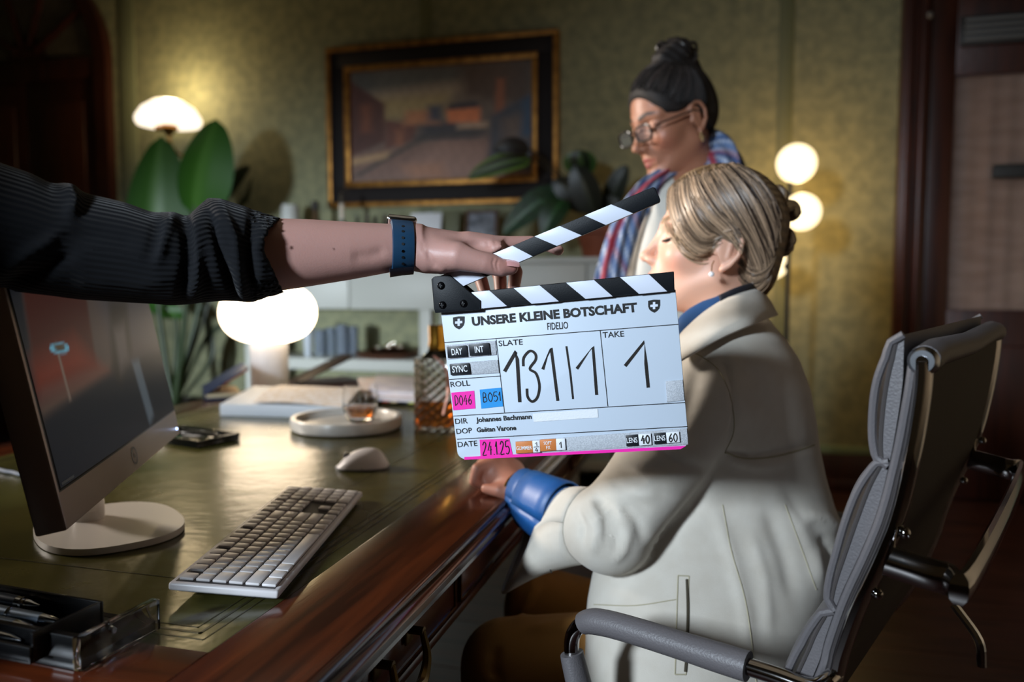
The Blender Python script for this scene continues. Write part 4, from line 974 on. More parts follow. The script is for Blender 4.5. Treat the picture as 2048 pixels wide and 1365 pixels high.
# padded layers in front: thin back layer, then pads
def pad(i0, i1, t0, t1, bulge, l0, l1, name, ends=.012, nl=14):
    """pillow following the rail from sample i0 to i1 between offsets t0..t1"""
    R = []; n = i1-i0
    prof = []
    i0 += EXT; i1 += EXT
    for i in range(i0, i1+1):
        a = (i-i0)/n; k = math.sin(math.pi*min(max(a, .0), 1))**.22
        prof.append((RC[i], RN[i], t0+(t1-t0)*k+bulge*math.sin(math.pi*a)))
    top = []; 
    for (c, nn, t) in prof:
        row = []
        for j in range(nl+1):
            b = j/nl; e = (1-abs(2*b-1)**8)**.5 if abs(2*b-1) < 1 else 0
            q = c+nn*(t0+(t-t0)*(.35+.65*e)); row.append(c3(q[0], q[1], l0+(l1-l0)*b))
        top.append(row)
    bot = [[c3(*(c+nn*t0), l0+(l1-l0)*j/nl) for j in range(nl+1)] for (c, nn, t) in prof]
    A = sheet(top); B = sheet(bot); V = np.vstack([A[0], B[0]]); k = len(A[0]); nc = nl+1; nr = len(top)
    F = list(A[1])+[tuple(reversed([x+k for x in f])) for f in B[1]]
    rim = [j for j in range(nc)]+[i*nc+nc-1 for i in range(1, nr)]+[(nr-1)*nc+j for j in range(nc-2, -1, -1)]+[i*nc for i in range(nr-2, 0, -1)]
    F += [(rim[i], rim[i-1], rim[i-1]+k, rim[i]+k) for i in range(len(rim))]
    o = part(name, (V, F), m_grl, chr_, angle=60)
    for l in (l0, l1):
        pth = [c3(*(c+nn*(t0+(t-t0)*.62)), l+(-.002 if l == l0 else .002)) for (c, nn, t) in prof]
        part('piping', tube(pth, .0042, 8), m_grl, o)
        pth = [c3(*(c+nn*(t0+(t-t0)*.38)), l+(-.0005 if l == l0 else .0005)) for (c, nn, t) in prof]
        part('seam', tube(pth, .0022, 6), m_grs, o)
    return o
def near_idx(px, py): q = s2(ch(px, py)); return int(np.argmin(np.linalg.norm(railc-q, axis=1)))
iB = near_idx(1818, 950); iT = -3
pad(0, kseat, .006, .019, .0, .004, CHW-.004, 'back_layer')
pad(iT, iB, .019, .047, .010, .006, CHW-.006, 'head_pad')
mid = near_idx(1700, 1245)
pad(iB-1, mid, .019, .044, .014, .006, CHW-.006, 'lumbar_pad')
pad(mid, kseat-2, .019, .044, .014, .006, CHW-.006, 'lower_back_pad')
pad(kseat-1, nback-10, .010, .045, .014, .006, CHW-.006, 'seat_pad'); pad(nback-11, nback-3, .010, .045, .008, .006, CHW-.006, 'seat_front_pad')
# leather roll at the top with chrome caps
t0 = c3(*railc[0], 0); 
part('top_roll', tube([t0+LC*.002, t0+LC*CHW*.1+UV_*.004, t0+LC*CHW*.5+UV_*-.001, t0+LC*CHW*.9+UV_*.004, t0+LC*(CHW-.002)], .0145, 16), m_grl, chr_)
for l, s in ((0, -1), (CHW, 1)):
    c = c3(*railc[0], l)
    cp_ = part('end_cap', tube([c-LC*s*.012, c+LC*s*.005, c+LC*s*.009], [.0138, .0138, .0105], 24), mat('satin_chrome', '#a4a8ae', .22, 1.), chr_, label='round chrome end cap')
    part('cap_screw', tube([c+LC*s*.008, c+LC*s*.0105], .0055, 16), m_chm, cp_)
# bracket across the back
ib = near_idx(1762, 1118); rb = railc[ib]; back = np.array([-.075, -.012])
pts = [c3(*rb, .0), c3(*(rb+back*.75), .006), c3(*(rb+back), .035), c3(*(rb+back), CHW-.035), c3(*(rb+back*.75), CHW-.006), c3(*rb, CHW)]
part('back_bracket', tube(catmull(np.array(pts), 6), .0085, 10, flat=1.9, up=(0, 0, 1)), m_chm, chr_, label='bent chrome bracket')
for l in (0, CHW):
    for dzv in (-.035, .035): part('bracket_bolt', sphere(c3(*(rb+T_[ib]*dzv-Nf[ib]*.010), l), .006, 12, 8), m_chm, chr_)
part('tilt_lever', tube(catmull([c3(*(rb+np.array([-.02, -.16])), CHW*.62), c3(*(rb+np.array([-.05, -.20])), CHW*.62), c3(*(rb+np.array([-.055, -.235])), CHW*.62)], 5), .006, 8), m_chr, chr_)
# armrests
arm_px = [(1690, 1408), (1620, 1375), (1540, 1348), (1400, 1304), (1280, 1266), (1205, 1246), (1170, 1246), (1148, 1266), (1143, 1300), (1152, 1345), (1166, 1400), (1185, 1470)]
arm = np.array([s2(ch(x, y, -.018)) for x, y in arm_px]); seat_j = np.array([arm[-1][0]-.02, zs_-.01]); arm = np.vstack([arm, [arm[-1][0]-.005, (arm[-1][1]+zs_)/2], seat_j]); arm[0] = railc[near_idx(1668, 1352)]
armc = catmull(arm, 6)
for l, s in ((-.018, -1), (CHW+.018, 1)):
    P3 = [c3(a[0], a[1], l) for a in armc]; P3[0] = P3[0]+LC*(-s)*.018; P3[-1] = P3[-1]+LC*(-s)*.018
    ar = part('armrest', tube(P3, .0095, 12), m_chm, chr_)
    i0 = 6*2+2; i1 = 6*6+2
    part('arm_pad', tube(P3[i0:i1], [.0165]*2+[.0158]*6+[.015, .0135], 16), m_grl, ar, label='grey leather arm sleeve')
    j0 = 6*8+1; j1 = 6*11
    part('lower_sleeve', tube(P3[j0:j1], [.0135, .0145, .0135], 16, flat=1.25, up=LC), m_grl, ar)
    for kk in (i0, j0): part('stitching', tube([P3[kk]+np.array([0, 0, 0]), P3[kk+1]], .0168 if kk == i0 else .015, 16), m_grs, ar) if False else None
# pedestal and star base
pc_ = c3(s_seat+.17, 0, CHW/2)
part('gas_column', lathe([(.03, .10), (.03, .30), (.02, .30), (.02, zs_-.02)], 20, (pc_[0], pc_[1], 0)), m_chm, chr_)
part('seat_mount', obox((pc_[0], pc_[1], zs_-.04), FC, LC, (0, 0, 1), .16, CHW-.04, .04, .006), m_chm, chr_)
for k in range(5):
    a = 2*math.pi*k/5+.3; d = np.array([math.cos(a), math.sin(a), 0]); o = np.array([pc_[0], pc_[1], 0])
    lg_ = part('star_leg', tube([o+np.array([0, 0, .12]), o+d*.15+np.array([0, 0, .105]), o+d*.31+np.array([0, 0, .075])], [.026, .02, .014], 10), m_chm, chr_)
    part('castor', tube([o+d*.31+np.cross(d, (0, 0, 1))*-.014+np.array([0, 0, .03]), o+d*.31+np.cross(d, (0, 0, 1))*.014+np.array([0, 0, .03])], .03, 16), mat('black_rubber', '#0d0d0d', .6), lg_)
# ================================================================== CLAPPERBOARD
def camvec(v): # cam coords (right, up, forward along the optical axis) -> world
    f_ = FV*_cp-UV_*_sp; u_ = UV_*_cp+FV*_sp; return v[0]*RV+v[1]*u_+v[2]*f_
bx_ = nrm(camvec((.97166435, .08206441, -.2216615))); by_ = nrm(camvec((-.10641132, .98925943, -.10021181))); bz_ = nrm(np.cross(bx_, by_))
bo = CAMP+camvec((.05950673, -.04426034, .95030766)); BW, BH = .28, .1842
BM = frameM(bo, bx_, by_, bz_); BMi = BM.inverted()
def B(x, y):                                                           # crop pixel of the slate close-up -> board plane coords
    p = onPl(860+x*.41763, 360+y*.41758, bo, bz_); q = p-bo; return np.array([q@bx_, q@by_])
cl = thing('clapperboard', 'white film clapperboard with black and white striped sticks held open by a hand', 'clapperboard', M=BM)
m_slate = mat('white_slate', '#c3cfdd', .35, spec=.3)
m_sblk = mat('slate_black', '#14171b', .5, bump=.05, bscale=700, spec=.2); m_swht = mat('slate_white', '#d5dceb', .35)
m_ink = mat('black_ink', '#0b0c0f', .5); m_mark = mat('marker_ink', '#1c1815', .4)
def flat(poly, t0, t1, bev=0.): return prism(poly, (1, 0, 0), (0, 1, 0), (0, 0, 1), (0, 0, 0), t0, t1, bev)
def rcorner(c, r, a0, a1): return [(c[0]+r*math.cos(a), c[1]+r*math.sin(a)) for a in np.linspace(a0, a1, 6)]
r_ = .010; w2, h2 = BW/2, BH/2
part('board', flat([(-w2, h2), ]+rcorner((-w2+r_, -h2+r_), r_, math.pi, 1.5*math.pi)+rcorner((w2-r_, -h2+r_), r_, 1.5*math.pi, 2*math.pi)+[(w2, h2)], -.006, 0, .0006), m_slate, cl, local=True)
# ---- lower stick
top = lambda x: B(x, 537+(x-205)*(440-537)/962.); bot = lambda x: B(x, 615+(x-250)*(530-615)/920.)
ls = part('lower_stick', flat([B(22, 556), bot(30), bot(1171), top(1168)], -.008, .006, .0008), m_sblk, cl, local=True)
tb = [205, 290, 405, 530, 655, 788, 912, 1050]; bb = [250, 375, 492, 622, 748, 878, 1003, 1137]
def ins(poly, k=.0009):
    q = np.array(poly); c = q.mean(0); return c+(q-c)*(1-k/np.linalg.norm(q-c, axis=1)[:, None])
for i in range(0, 8, 2):
    if i+1 < 8: part('white_stripe', flat([bot(bb[i]), bot(bb[i+1]), top(tb[i+1]), top(tb[i])], .005, .0068, .0003), m_swht, ls, local=True)
# ---- upper stick
tu = lambda x: B(x, 357+(x-300)*(35-357)/770.); bu = lambda x: B(x, 395+(x-430)*(108-395)/670.)
us = part('upper_stick', flat([tu(35), bu(95), bu(1100), B(1103, 95), B(1080, 40), tu(1068)], -.008, .006, .0008), m_sblk, cl, local=True)
tU = [60, 170, 290, 400, 505, 625, 743, 870]; bU = [165, 275, 385, 497, 612, 730, 845, 975]
for i in (0, 2, 4, 6): part('white_stripe', flat([bu(bU[i]), bu(bU[i+1]), tu(tU[i+1]), tu(tU[i])], .005, .0068, .0003), m_swht, us, local=True)
hp_ = part('hinge_plate', flat([B(18, 475), B(30, 462), B(105, 455), B(248, 575), B(248, 620), B(37, 635), B(30, 615)], .0055, .010, .0008), m_sblk, cl, local=True)
part('rear_hinge_plate', flat([B(18, 470), B(105, 455), B(248, 575), B(248, 620), B(37, 635)], -.011, -.0075, .0006), m_sblk, cl, local=True)
m_bolt = mat('black_bolt', '#101114', .18, .6)
for (x, y) in ((65, 505), (72, 597), (172, 590)):
    c = B(x, y); V, F = sphere((c[0], c[1], .010), .0048, 16, 10, (1, 1, .55)); bt = part('bolt', (V, F), m_bolt, hp_, local=True)
    part('slot', join(box(c[0]-.0022, c[0]+.0022, c[1]-.0005, c[1]+.0005, .0124, .0129), box(c[0]-.0005, c[0]+.0005, c[1]-.0022, c[1]+.0022, .0124, .0129)), m_ink, bt, local=True, smooth=False)
# ---- ruled lines
def line(a, b, w=.0009): 
    a = B(*a); b = B(*b); d = (b-a)/np.linalg.norm(b-a); n = np.array([-d[1], d[0]])*w/2
    return flat([a-n, b-n, b+n, a+n], .0001, .0003)
for a, b in (((68, 780), (1190, 692)), ((317, 765), (357, 1115)), ((815, 722), (852, 1085)), ((112, 1132), (1222, 1067)), ((92, 957), (340, 940)), ((130, 1243), (1235, 1182))):
    part('ruled_line', line(a, b), m_ink, cl, local=True, smooth=False)
# ---- printed lettering
def word(name, s, bl, br, caph, bold=0., m=None, z=.0004, parent=None):
    a = B(*bl); b = B(*br); d = b-a; L_ = np.linalg.norm(d); V, F = text_mesh(s, L_, caph*.41763*.95/FPX, bold)
    ux = d/L_; uy = np.array([-ux[1], ux[0]]); Q = a+V[:, :1]*ux+V[:, 1:2]*uy
    return part(name, (np.c_[Q, np.full(len(Q), z)], F), m or m_ink, parent or cl, local=True, smooth=False)
word('title_lettering', 'UNSERE KLEINE BOTSCHAFT', (203, 698), (993, 630), 42, .045)
word('subtitle_lettering', 'FIDELIO', (563, 719), (662, 712), 35, .012)
for s, bl, br in (('SLATE', (330, 797), (445, 789)), ('TAKE', (828, 757), (930, 750)), ('ROLL', (100, 993), (193, 985)), ('DIR', (122, 1170), (182, 1166)), ('DOP', (128, 1218), (203, 1212)), ('DATE', (135, 1281), (228, 1274))):
    word('field_lettering', s, bl, br, 28, .010)
word('name_lettering', 'Johannes Bachmann', (222, 1161), (488, 1144), 24, .035)
word('name_lettering', 'Gaëtan Varone', (225, 1209), (414, 1198), 24, .035)
# ---- shields with a cross
for cx_, cy_, w_, h_ in ((138, 685, 56, 62), (1073, 605, 58, 62)):
    def SP(u, v): return B(cx_+u*w_/2-v*0-(u*0), cy_+v*h_/2-u*w_/2*.09+v*0+0*u)
    out = [SP(-1, -.9), SP(-.5, -.95), SP(0, -1.0), SP(.5, -.95), SP(1, -.9), SP(1, .0), SP(.85, .45), SP(.5, .8), SP(.06, 1.02), SP(-.4, .8), SP(-.8, .45), SP(-.97, 0)]
    sh = part('shield_emblem', flat(out, .0001, .0004), m_ink, cl, local=True, smooth=False)
    a_, b_ = .2, .62
    cr = [(-a_, -b_*.9-.08), (a_, -b_*.9-.08), (a_, -a_*.9-.08), (b_, -a_*.9-.08), (b_, a_*.9-.08), (a_, a_*.9-.08), (a_, b_*.9-.08), (-a_, b_*.9-.08), (-a_, a_*.9-.08), (-b_, a_*.9-.08), (-b_, -a_*.9-.08), (-a_, -a_*.9-.08)]
    part('white_cross', flat([SP(*q) for q in cr], .0004, .0006), m_swht, sh, local=True, smooth=False)
# ---- hook-and-loop strips, tapes, stickers
m_vel = mat('grey_velcro', '#a9aeb6', .9, col2='#c2c7ce', vscale=600, bump=.3, bscale=900)
for pts in (((75, 793), (313, 770), (320, 838), (85, 860)), ((95, 880), (325, 862), (332, 925), (105, 938)), ((410, 1252), (1230, 1190), (1236, 1268), (412, 1312)), ((1128, 965), (1210, 957), (1218, 1055), (1135, 1065))):
    part('velcro_strip', flat([B(*p) for p in pts], .0001, .0012, .0002), m_vel, cl, local=True)
m_pink = mat('pink_tape', '#f01fa8', .5); m_blue = mat('blue_tape', '#1f8fd8', .5)
part('white_tape', flat([B(*p) for p in ((492, 1120), (803, 1097), (806, 1138), (497, 1160))], .0003, .0006), mat('white_tape', '#dfe3e8', .6, bump=.1, bscale=500), cl, local=True)
s1 = part('pink_sticker', flat([B(*p) for p in ((102, 1020), (212, 1010), (218, 1095), (112, 1104))], .0003, .0006), m_pink, cl, local=True)
s2_ = part('blue_sticker', flat([B(*p) for p in ((238, 1005), (342, 995), (350, 1085), (246, 1096))], .0003, .0006), m_blue, cl, local=True)
s3 = part('date_sticker', flat([B(*p) for p in ((238, 1245), (380, 1240), (398, 1325), (243, 1332))], .0003, .0006), m_pink, cl, local=True)
part('pink_tape_edge', flat([B(165, 1328), B(1226, 1274), B(1200, 1290), B(165, 1341)], .0001, .0008), m_pink, cl, local=True)
# ---- magnet tags
def tag3(name, s, pts, m, mt, size, parent=None, bold=.02, z0=.001, z1=.004):
    o = part(name, flat([B(*p) for p in pts], z0, z1, .0006), m, cl, local=True)
    return o
m_tag = mat('black_tag', '#15191f', .4); m_tw = mat('tag_white', '#dfe3e8', .5); m_or = mat('orange_tag', '#c9783a', .5)
for s, pts, bl, br in (('DAY', ((85, 798), (178, 792), (183, 845), (90, 852)), (109, 838), (160, 834)), ('INT', ((188, 788), (285, 780), (292, 835), (195, 842)), (220, 827), (262, 823)), ('SYNC', ((97, 882), (190, 876), (197, 928), (103, 934)), (112, 921), (184, 916))):
    o = tag3('magnet_tag', s, pts, m_tag, m_tw, 0); word('tag_lettering', s, bl, br, 33, .014, m_tw, .00415, o)
for (p0, p1, s, hw, bl, br) in ((((937, 1222), (998, 1217), (1003, 1270), (942, 1274)), ((998, 1217), (1058, 1212), (1062, 1266), (1003, 1270)), 'LENS', '40', (944, 1258), (995, 1254)), (((1072, 1212), (1130, 1208), (1135, 1259), (1076, 1264)), ((1130, 1208), (1193, 1203), (1197, 1254), (1135, 1259)), 'LENS', '60', (1076, 1248), (1128, 1244))):
    o = tag3('magnet_tag', s, p0, m_tag, m_tw, 0); word('tag_lettering', s, bl, br, 26, .012, m_tw, .00415, o)
    part('white_field', flat([B(*p) for p in p1], .001, .004, .0004), m_tw, o, local=True)
for (p0, p1, words) in ((((412, 1253), (492, 1249), (497, 1304), (415, 1308)), ((492, 1249), (528, 1247), (531, 1302), (497, 1304)), (('GLIMMER', (417, 1291), (492, 1287), 19),)),
                        (((528, 1243), (605, 1238), (608, 1293), (531, 1298)), ((605, 1238), (648, 1236), (652, 1290), (608, 1293)), (('SOFT', (548, 1266), (586, 1264), 17), ('FX', (560, 1287), (580, 1286), 17)))):
    o = tag3('magnet_tag', '', p0, m_or, m_tw, 0)
    for s, bl, br, hh in words: word('tag_lettering', s, bl, br, hh, .012, m_tw, .00415, o)
    part('white_field', flat([B(*p) for p in p1], .001, .004, .0004), m_tw, o, local=True)
# ---- handwriting: marker strokes
GL = {'0': [[(.5, 1), (.1, .7), (.1, .3), (.5, 0), (.9, .3), (.9, .7), (.5, 1)]], '1': [[(.05, .6), (.6, 1), (.65, 0)]], '2': [[(.05, .75), (.4, 1), (.8, .8), (.5, .4), (.05, 0), (.9, .02)]],
      '4': [[(.6, 1), (.05, .35), (.95, .4)], [(.7, .7), (.65, 0)]], '5': [[(.9, 1), (.2, .97), (.12, .55), (.6, .6), (.9, .3), (.5, 0), (.08, .08)]], '6': [[(.75, 1), (.25, .6), (.1, .25), (.45, 0), (.85, .22), (.6, .5), (.15, .32)]],
      'B': [[(.1, 0), (.15, 1), (.7, .9), (.65, .6), (.15, .52), (.8, .45), (.8, .1), (.1, 0)]], 'D': [[(.1, 0), (.15, 1), (.75, .8), (.85, .3), (.1, 0)]], '.': [[(.4, 0), (.5, .06)]]}
def stroke(pts, w, z, smooth=4):
    q = np.array([B(*p) for p in pts]); q = catmull(q, smooth) if smooth > 1 and len(q) > 2 else q
    d = np.gradient(q, axis=0); d /= np.linalg.norm(d, axis=1)[:, None]+1e-12; n = np.c_[-d[:, 1], d[:, 0]]*w/2
    L_ = np.c_[q+n, np.full(len(q), z)]; R_ = np.c_[q-n, np.full(len(q), z)]; k = len(q)
    return np.vstack([L_, R_]), [(i+1, i, i+k, i+1+k) for i in range(k-1)]
def handwrite(parent, name, s, quad, w, z, m=None):
    q = [np.array(p, float) for p in quad]                              # TL TR BR BL in crop px
    n = len(s); ms = []; x = 0; tot = sum(.45 if c in '1.' else 1 for c in s)
    for c in s:
        cw = .45 if c in '1.' else 1
        for st in GL[c]:
            pts = []
            for (u, v) in st:
                uu_ = (x+u*cw*.82+.06)/tot; pts.append((q[3]*(1-uu_)+q[2]*uu_)*(1-v)+(q[0]*(1-uu_)+q[1]*uu_)*v)
            ms.append(stroke(pts, w, z, 3 if c in '025603BD' else 1))
        x += cw
    return part(name, join(*ms), m or m_mark, parent, local=True, smooth=False)
handwrite(s1, 'handwriting', 'D046', ((116, 1035), (202, 1028), (205, 1074), (120, 1082)), .0011, .0008)
handwrite(s2_, 'handwriting', 'B051', ((250, 1022), (338, 1014), (342, 1058), (254, 1066)), .0011, .0008)
handwrite(s3, 'handwriting', '24.1.25', ((250, 1256), (382, 1250), (388, 1312), (252, 1320)), .0014, .0008)
for ob, s, qd, w in ((None, '40', ((1010, 1222), (1053, 1219), (1056, 1258), (1012, 1262)), .0016), (None, '60', ((1142, 1213), (1186, 1210), (1189, 1250), (1144, 1253)), .0013)):
    handwrite(cl, 'handwriting', s, qd, w, .0042)
handwrite(cl, 'handwriting', '1', ((618, 1252), (636, 1251), (637, 1280), (619, 1282)), .0012, .0042)
handwrite(cl, 'handwriting', '1', ((503, 1254), (520, 1253), (521, 1271), (504, 1272)), .0010, .0042)
handwrite(cl, 'handwriting', '4', ((504, 1281), (522, 1280), (523, 1300), (505, 1301)), .0010, .0042)
part('handwriting', stroke([(500, 1277), (526, 1275)], .0007, .0042, 1), m_mark, cl, local=True, smooth=False)
W = .0042
for st, w, sm in (([(357, 918), (412, 822), (418, 860), (430, 1065)], W, 1), ([(447, 893), (449, 852), (478, 820), (503, 832), (506, 862), (478, 905), (508, 928), (524, 985), (515, 1040), (490, 1062), (468, 1040), (464, 1000)], W*.75, 5), ([(540, 908), (580, 806), (612, 1058)], W*.85, 1),
                  ([(653, 797), (672, 930), (685, 1050)], W*.55, 1), ([(703, 905), (780, 800), (798, 1030)], W*.85, 1), ([(934, 892), (1026, 776), (1034, 880), (1045, 995)], W*.9, 1)):
    part('handwritten_digit', stroke(st, w, .0005, sm), m_mark, cl, local=True, smooth=False)
# ================================================================== PEOPLE: shared head shape
def head_sdf(q, slim=1., lips=1., nose=1.):
    """q in head space: x forward, y left, z up, origin midway between the ears"""
    ay = np.abs(q[:, 1]); m = np.c_[q[:, 0], ay, q[:, 2]]
    d = s_ell(m, (-.006, 0, .042), (.097, .073, .085))
    d = smin(d, s_ell(m, (.034, 0, -.022), (.058, .056*slim, .080)), .03)
    d = smin(d, s_round(m, (.0, .050*slim, -.045), (.072, .014, -.090), .016, .016), .03)
    d = smin(d, s_ell(m, (.082, 0, -.094), (.016, .017, .015)), .022)
    d = smin(d, s_ell(m, (.058, .042*slim, -.018), (.022, .018, .018)), .025)
    d = smin(d, s_round(m, (.0865, .008, .034), (.066, .046, .034), .007, .007), .016)
    d = smax(d, -s_ell(m, (.103, .033, .014), (.022, .019, .013)), .012)          # eye socket
    d = smin(d, s_ell(m, (.0735, .0325, .011), (.0135, .0155, .0125)), .005)       # lidded eyeball
    d = smin(d, s_round(m, (.089, 0, .026), (.113*nose, 0, -.021), .0055, .0075), .012)
    d = smin(d, s_ell(m, (.115*nose, 0, -.023), (.0095, .0095, .0085)), .008)
    d = smin(d, s_ell(m, (.101, .0115, -.028), (.0105, .0065, .0065)), .006)
    d = smin(d, s_ell(m, (.076, 0, -.046), (.021, .027, .030)), .016)
    d = smax(d, -s_ell(m, (.108, .0065, -.0365), (.0045, .0022, .0022)), .002)
    d = smin(d, s_round(m, (.099, 0, -.052), (.086, .021, -.058), .0052*lips, .003), .006)
    d = smin(d, s_round(m, (.0965, 0, -.0655), (.085, .019, -.060), .0062*lips, .003), .006)
    d = smax(d, -s_round(m, (.106, 0, -.0585), (.090, .023, -.0590), .0022, .0012), .004)
    # ears
    e = s_ell(m, (-.009, .0735, .002), (.019, .0050, .029), np.array([[.96, .28, -.05], [-.28, .96, 0], [.05, 0, 1.]]))
    e = smin(e, s_chain(m, [(.010, .0740, .010), (.006, .0765, .026), (-.006, .0790, .034), (-.019, .0815, .029), (-.026, .0825, .013), (-.024, .0810, -.006), (-.014, .0780, -.022), (-.004, .0750, -.030)], [.0030, .0036, .0040, .0040, .0040, .0040, .0042, .0050]), .004)
    e = smin(e, s_round(m, (-.012, .0785, .016), (-.009, .0775, -.012), .0028, .0030), .004)
    e = smin(e, s_ell(m, (.010, .0740, -.003), (.0042, .0040, .0075)), .004)
    return smin(d, e, .005)
def skin_col(q, base, lip, brow, lash, blush=None):
    ay = np.abs(q[:, 1]); m = np.c_[q[:, 0], ay, q[:, 2]]; c = np.tile(np.array(lin(base)), (len(q), 1))
    def mixc(w, col): 
        w = np.clip(w, 0, 1)[:, None]; c[:] = c*(1-w)+np.array(lin(col))*w
    if blush: mixc(.5*np.exp(-(np.linalg.norm(m-np.array([.07, .045, -.025]), axis=1)/.022)**2), blush)
    dl = np.minimum(s_round(m, (.101, 0, -.0525), (.088, .021, -.0575), .004, .002), s_round(m, (.0985, 0, -.0655), (.087, .019, -.0605), .005, .002))
    mixc(1-(dl+.001)/.0025, lip)
    db = s_chain(m, [(.094, .014, .036), (.088, .032, .042), (.072, .049, .037)], [.0035, .0035, .0015]); mixc((1-db/.003)*.85, brow)
    da = s_chain(m, [(.085, .0195, .0065), (.0875, .030, .0035), (.082, .0425, .0055), (.074, .049, .008)], [.0014, .0020, .0022, .001]); mixc(1-da/.0015, lash)
    return c
def frame_from(fwd, up):
    f = nrm(fwd); l = nrm(np.cross(up, f)); u_ = np.cross(f, l); return np.array([f, l, u_])
def bounds(pts, pad): p = np.asarray(pts); return p.min(0)-pad, p.max(0)+pad
m_skin = mat('fair_skin', attr='col', rough=.48, sss=.12, bump=.05, bscale=500)

# ================================================================== CREW MEMBER'S ARM
arm_tab = [(500, 437, 592), (560, 437, 582), (620, 439, 573), (700, 444, 560), (760, 447, 549), (800, 449, 541), (842, 451, 538)]
arm_d = [(500, .905), (840, .962)]; arm_t = [(500, .040), (700, .034), (800, .029), (842, .029)]
hand_tab = [(834, 452, 539), (850, 453, 541), (880, 458, 548), (920, 464, 549), (950, 468, 538), (985, 474, 520), (1004, 480, 505)]
hand_d = [(834, .962), (880, .974), (1000, .984)]; hand_t = [(834, .028), (880, .034), (1000, .036)]
def crew_sdf(p):
    a = px_h(p, arm_tab, arm_d, arm_t); b = px_h(p, hand_tab, hand_d, hand_t)
    d = smin(a, b, .010)
    th = s_chain(p, [P(862, 512, .950), P(915, 513, .935), P(968, 527, .934), P(1002, 536, .938), P(1022, 535, .941)], [.018, .0165, .0122, .0105, .0088])
    d = smin(d, th, .014)
    ix = s_chain(p, [P(940, 492, .972), P(990, 490, .975), P(1062, 486, .987), P(1098, 492, .986), P(1117, 501, .983)], [.016, .0105, .0085, .0076, .0066])
    d = smin(d, ix, .008)
    d = smax(d, -s_ell(p, P(958, 489, .943), (.012, .010, .0045)), .010)                              # hollow between thumb and index
    for k, pts in enumerate(([(960, 500, 1.0), (1012, 508, 1.005), (1032, 545, .994), (1026, 588, .984)], [(950, 505, 1.012), (985, 520, 1.02), (1000, 556, 1.006), (1002, 596, .992)], [(935, 508, 1.02), (950, 528, 1.03), (962, 560, 1.018), (972, 592, 1.0)])):
        d = smin(d, s_chain(p, [P(*q) for q in pts], [.012, .0095, .0085, .0075]), .004)
    return d
lo, hi = bounds([P(500, 425, .85), P(500, 610, .85), P(1140, 430, .90), P(1140, 620, 1.08), P(500, 425, 1.0), P(840, 620, 1.08), P(840, 420, 1.08), P(900, 500, .89)], .01)
V, F = netmesh(crew_sdf, lo, hi, .0017); V = relax(V, F, 2, .4)
for pl, w, a in (([(990, 514), (985, 526), (990, 546)], 2.2, -.0009), ([(998, 516), (993, 530), (996, 544)], 2.2, -.0009), ([(853, 500), (862, 520), (880, 540)], 5, -.0012), ([(845, 480), (848, 505)], 4, -.0007), ([(700, 515), (740, 512), (775, 500)], 12, -.0018), ([(975, 482), (978, 496)], 4, -.001), ([(988, 480), (992, 494)], 3, -.0008), ([(868, 530), (890, 545)], 7, .0015)):
    V = pix_dent(V, F, pl, w, a)
pbase_ = cf(-.90, .48, -CAMZ)
crew = thing('person', 'crew member in a black ribbed sweater reaching in from the left with the clapperboard', 'person', (pbase_[0], pbase_[1], 0))
x, y, dd = topx(V)
c = np.tile(np.array(lin('#b58a80')), (len(V), 1)); 
kn = np.exp(-((x-1010)**2+(y-525)**2)/30.**2)*.35; c = c*(1-kn[:, None])+np.array(lin('#b8766a'))*kn[:, None]
tip = np.exp(-((x-1035)**2+(y-540)**2)/16.**2)*.5; c = c*(1-tip[:, None])+np.array(lin('#b0605a'))*tip[:, None]
for mx_, my_, mr in ((583, 496, 3.2), (668, 499, 1.6)):
    mo_ = np.clip(1.6-np.hypot(x-mx_, y-my_)/mr, 0, 1); c = c*(1-mo_[:, None])+np.array(lin('#4a2a22'))*mo_[:, None]
# the rest of the body, out of the frame to the left
def crew_rest(p):
    o = lambda r, f, u: cf(r, f, u)
    d = s_ell(p, o(-.90, .48, .02), (.20, .14, .30)); d = smin(d, s_ell(p, o(-.90, .48, -.28), (.18, .14, .2)), .06)
    d = smin(d, s_round(p, o(-.90, .48, .26), o(-.88, .5, .40), .06, .055), .04)
    d = smin(d, s_round(p, o(-.78, .52, .20), P(-420, 392, .755), .055, .048), .04); d = smin(d, s_chain(p, [P(-420, 392, .755), P(0, 456, .832), P(300, 512, .876), P(508, 512, .908)], [.048, .044, .038, .035]), .02)
    for s in (-1, 1):
        d = smin(d, s_chain(p, [o(-.90+s*.09, .48, -.35), o(-.90+s*.1, .44, -.68), o(-.90+s*.1, .40, -1.04)], [.085, .06, .045]), .03)
        d = smin(d, s_round(p, o(-.90+s*.1, .38, -1.08), o(-.88+s*.1, .58, -1.085), .04, .032), .02)
    d = smin(d, s_chain(p, [o(-1.08, .48, .2), o(-1.15, .50, -.05), o(-1.12, .60, -.28)], [.055, .045, .035]), .03)
    h = (p-o(-.87, .52, .50))@frame_from(nrm(o(0, 1, .44)-o(-.87, .52, .5)), (0, 0, 1)).T
    return smin(d, head_sdf(h), .02)
lo2, hi2 = bounds([cf(-1.27, .2, -1.13), cf(-.25, 1.0, .75), cf(-1.27, 1., 0), cf(-.25, .2, 0)], .02)
V2, F2 = netmesh(crew_rest, lo2, hi2, .014); x2, y2, d2_ = topx(V2)
c2_ = np.tile(np.array(lin('#b58a80')), (len(V2), 1))
body = join((V, F, {'col': c}), (V2, F2, {'col': c2_}))
crew_body = part('body', body, m_skin, crew, angle=0)
crew_bv = bvh((V, F))
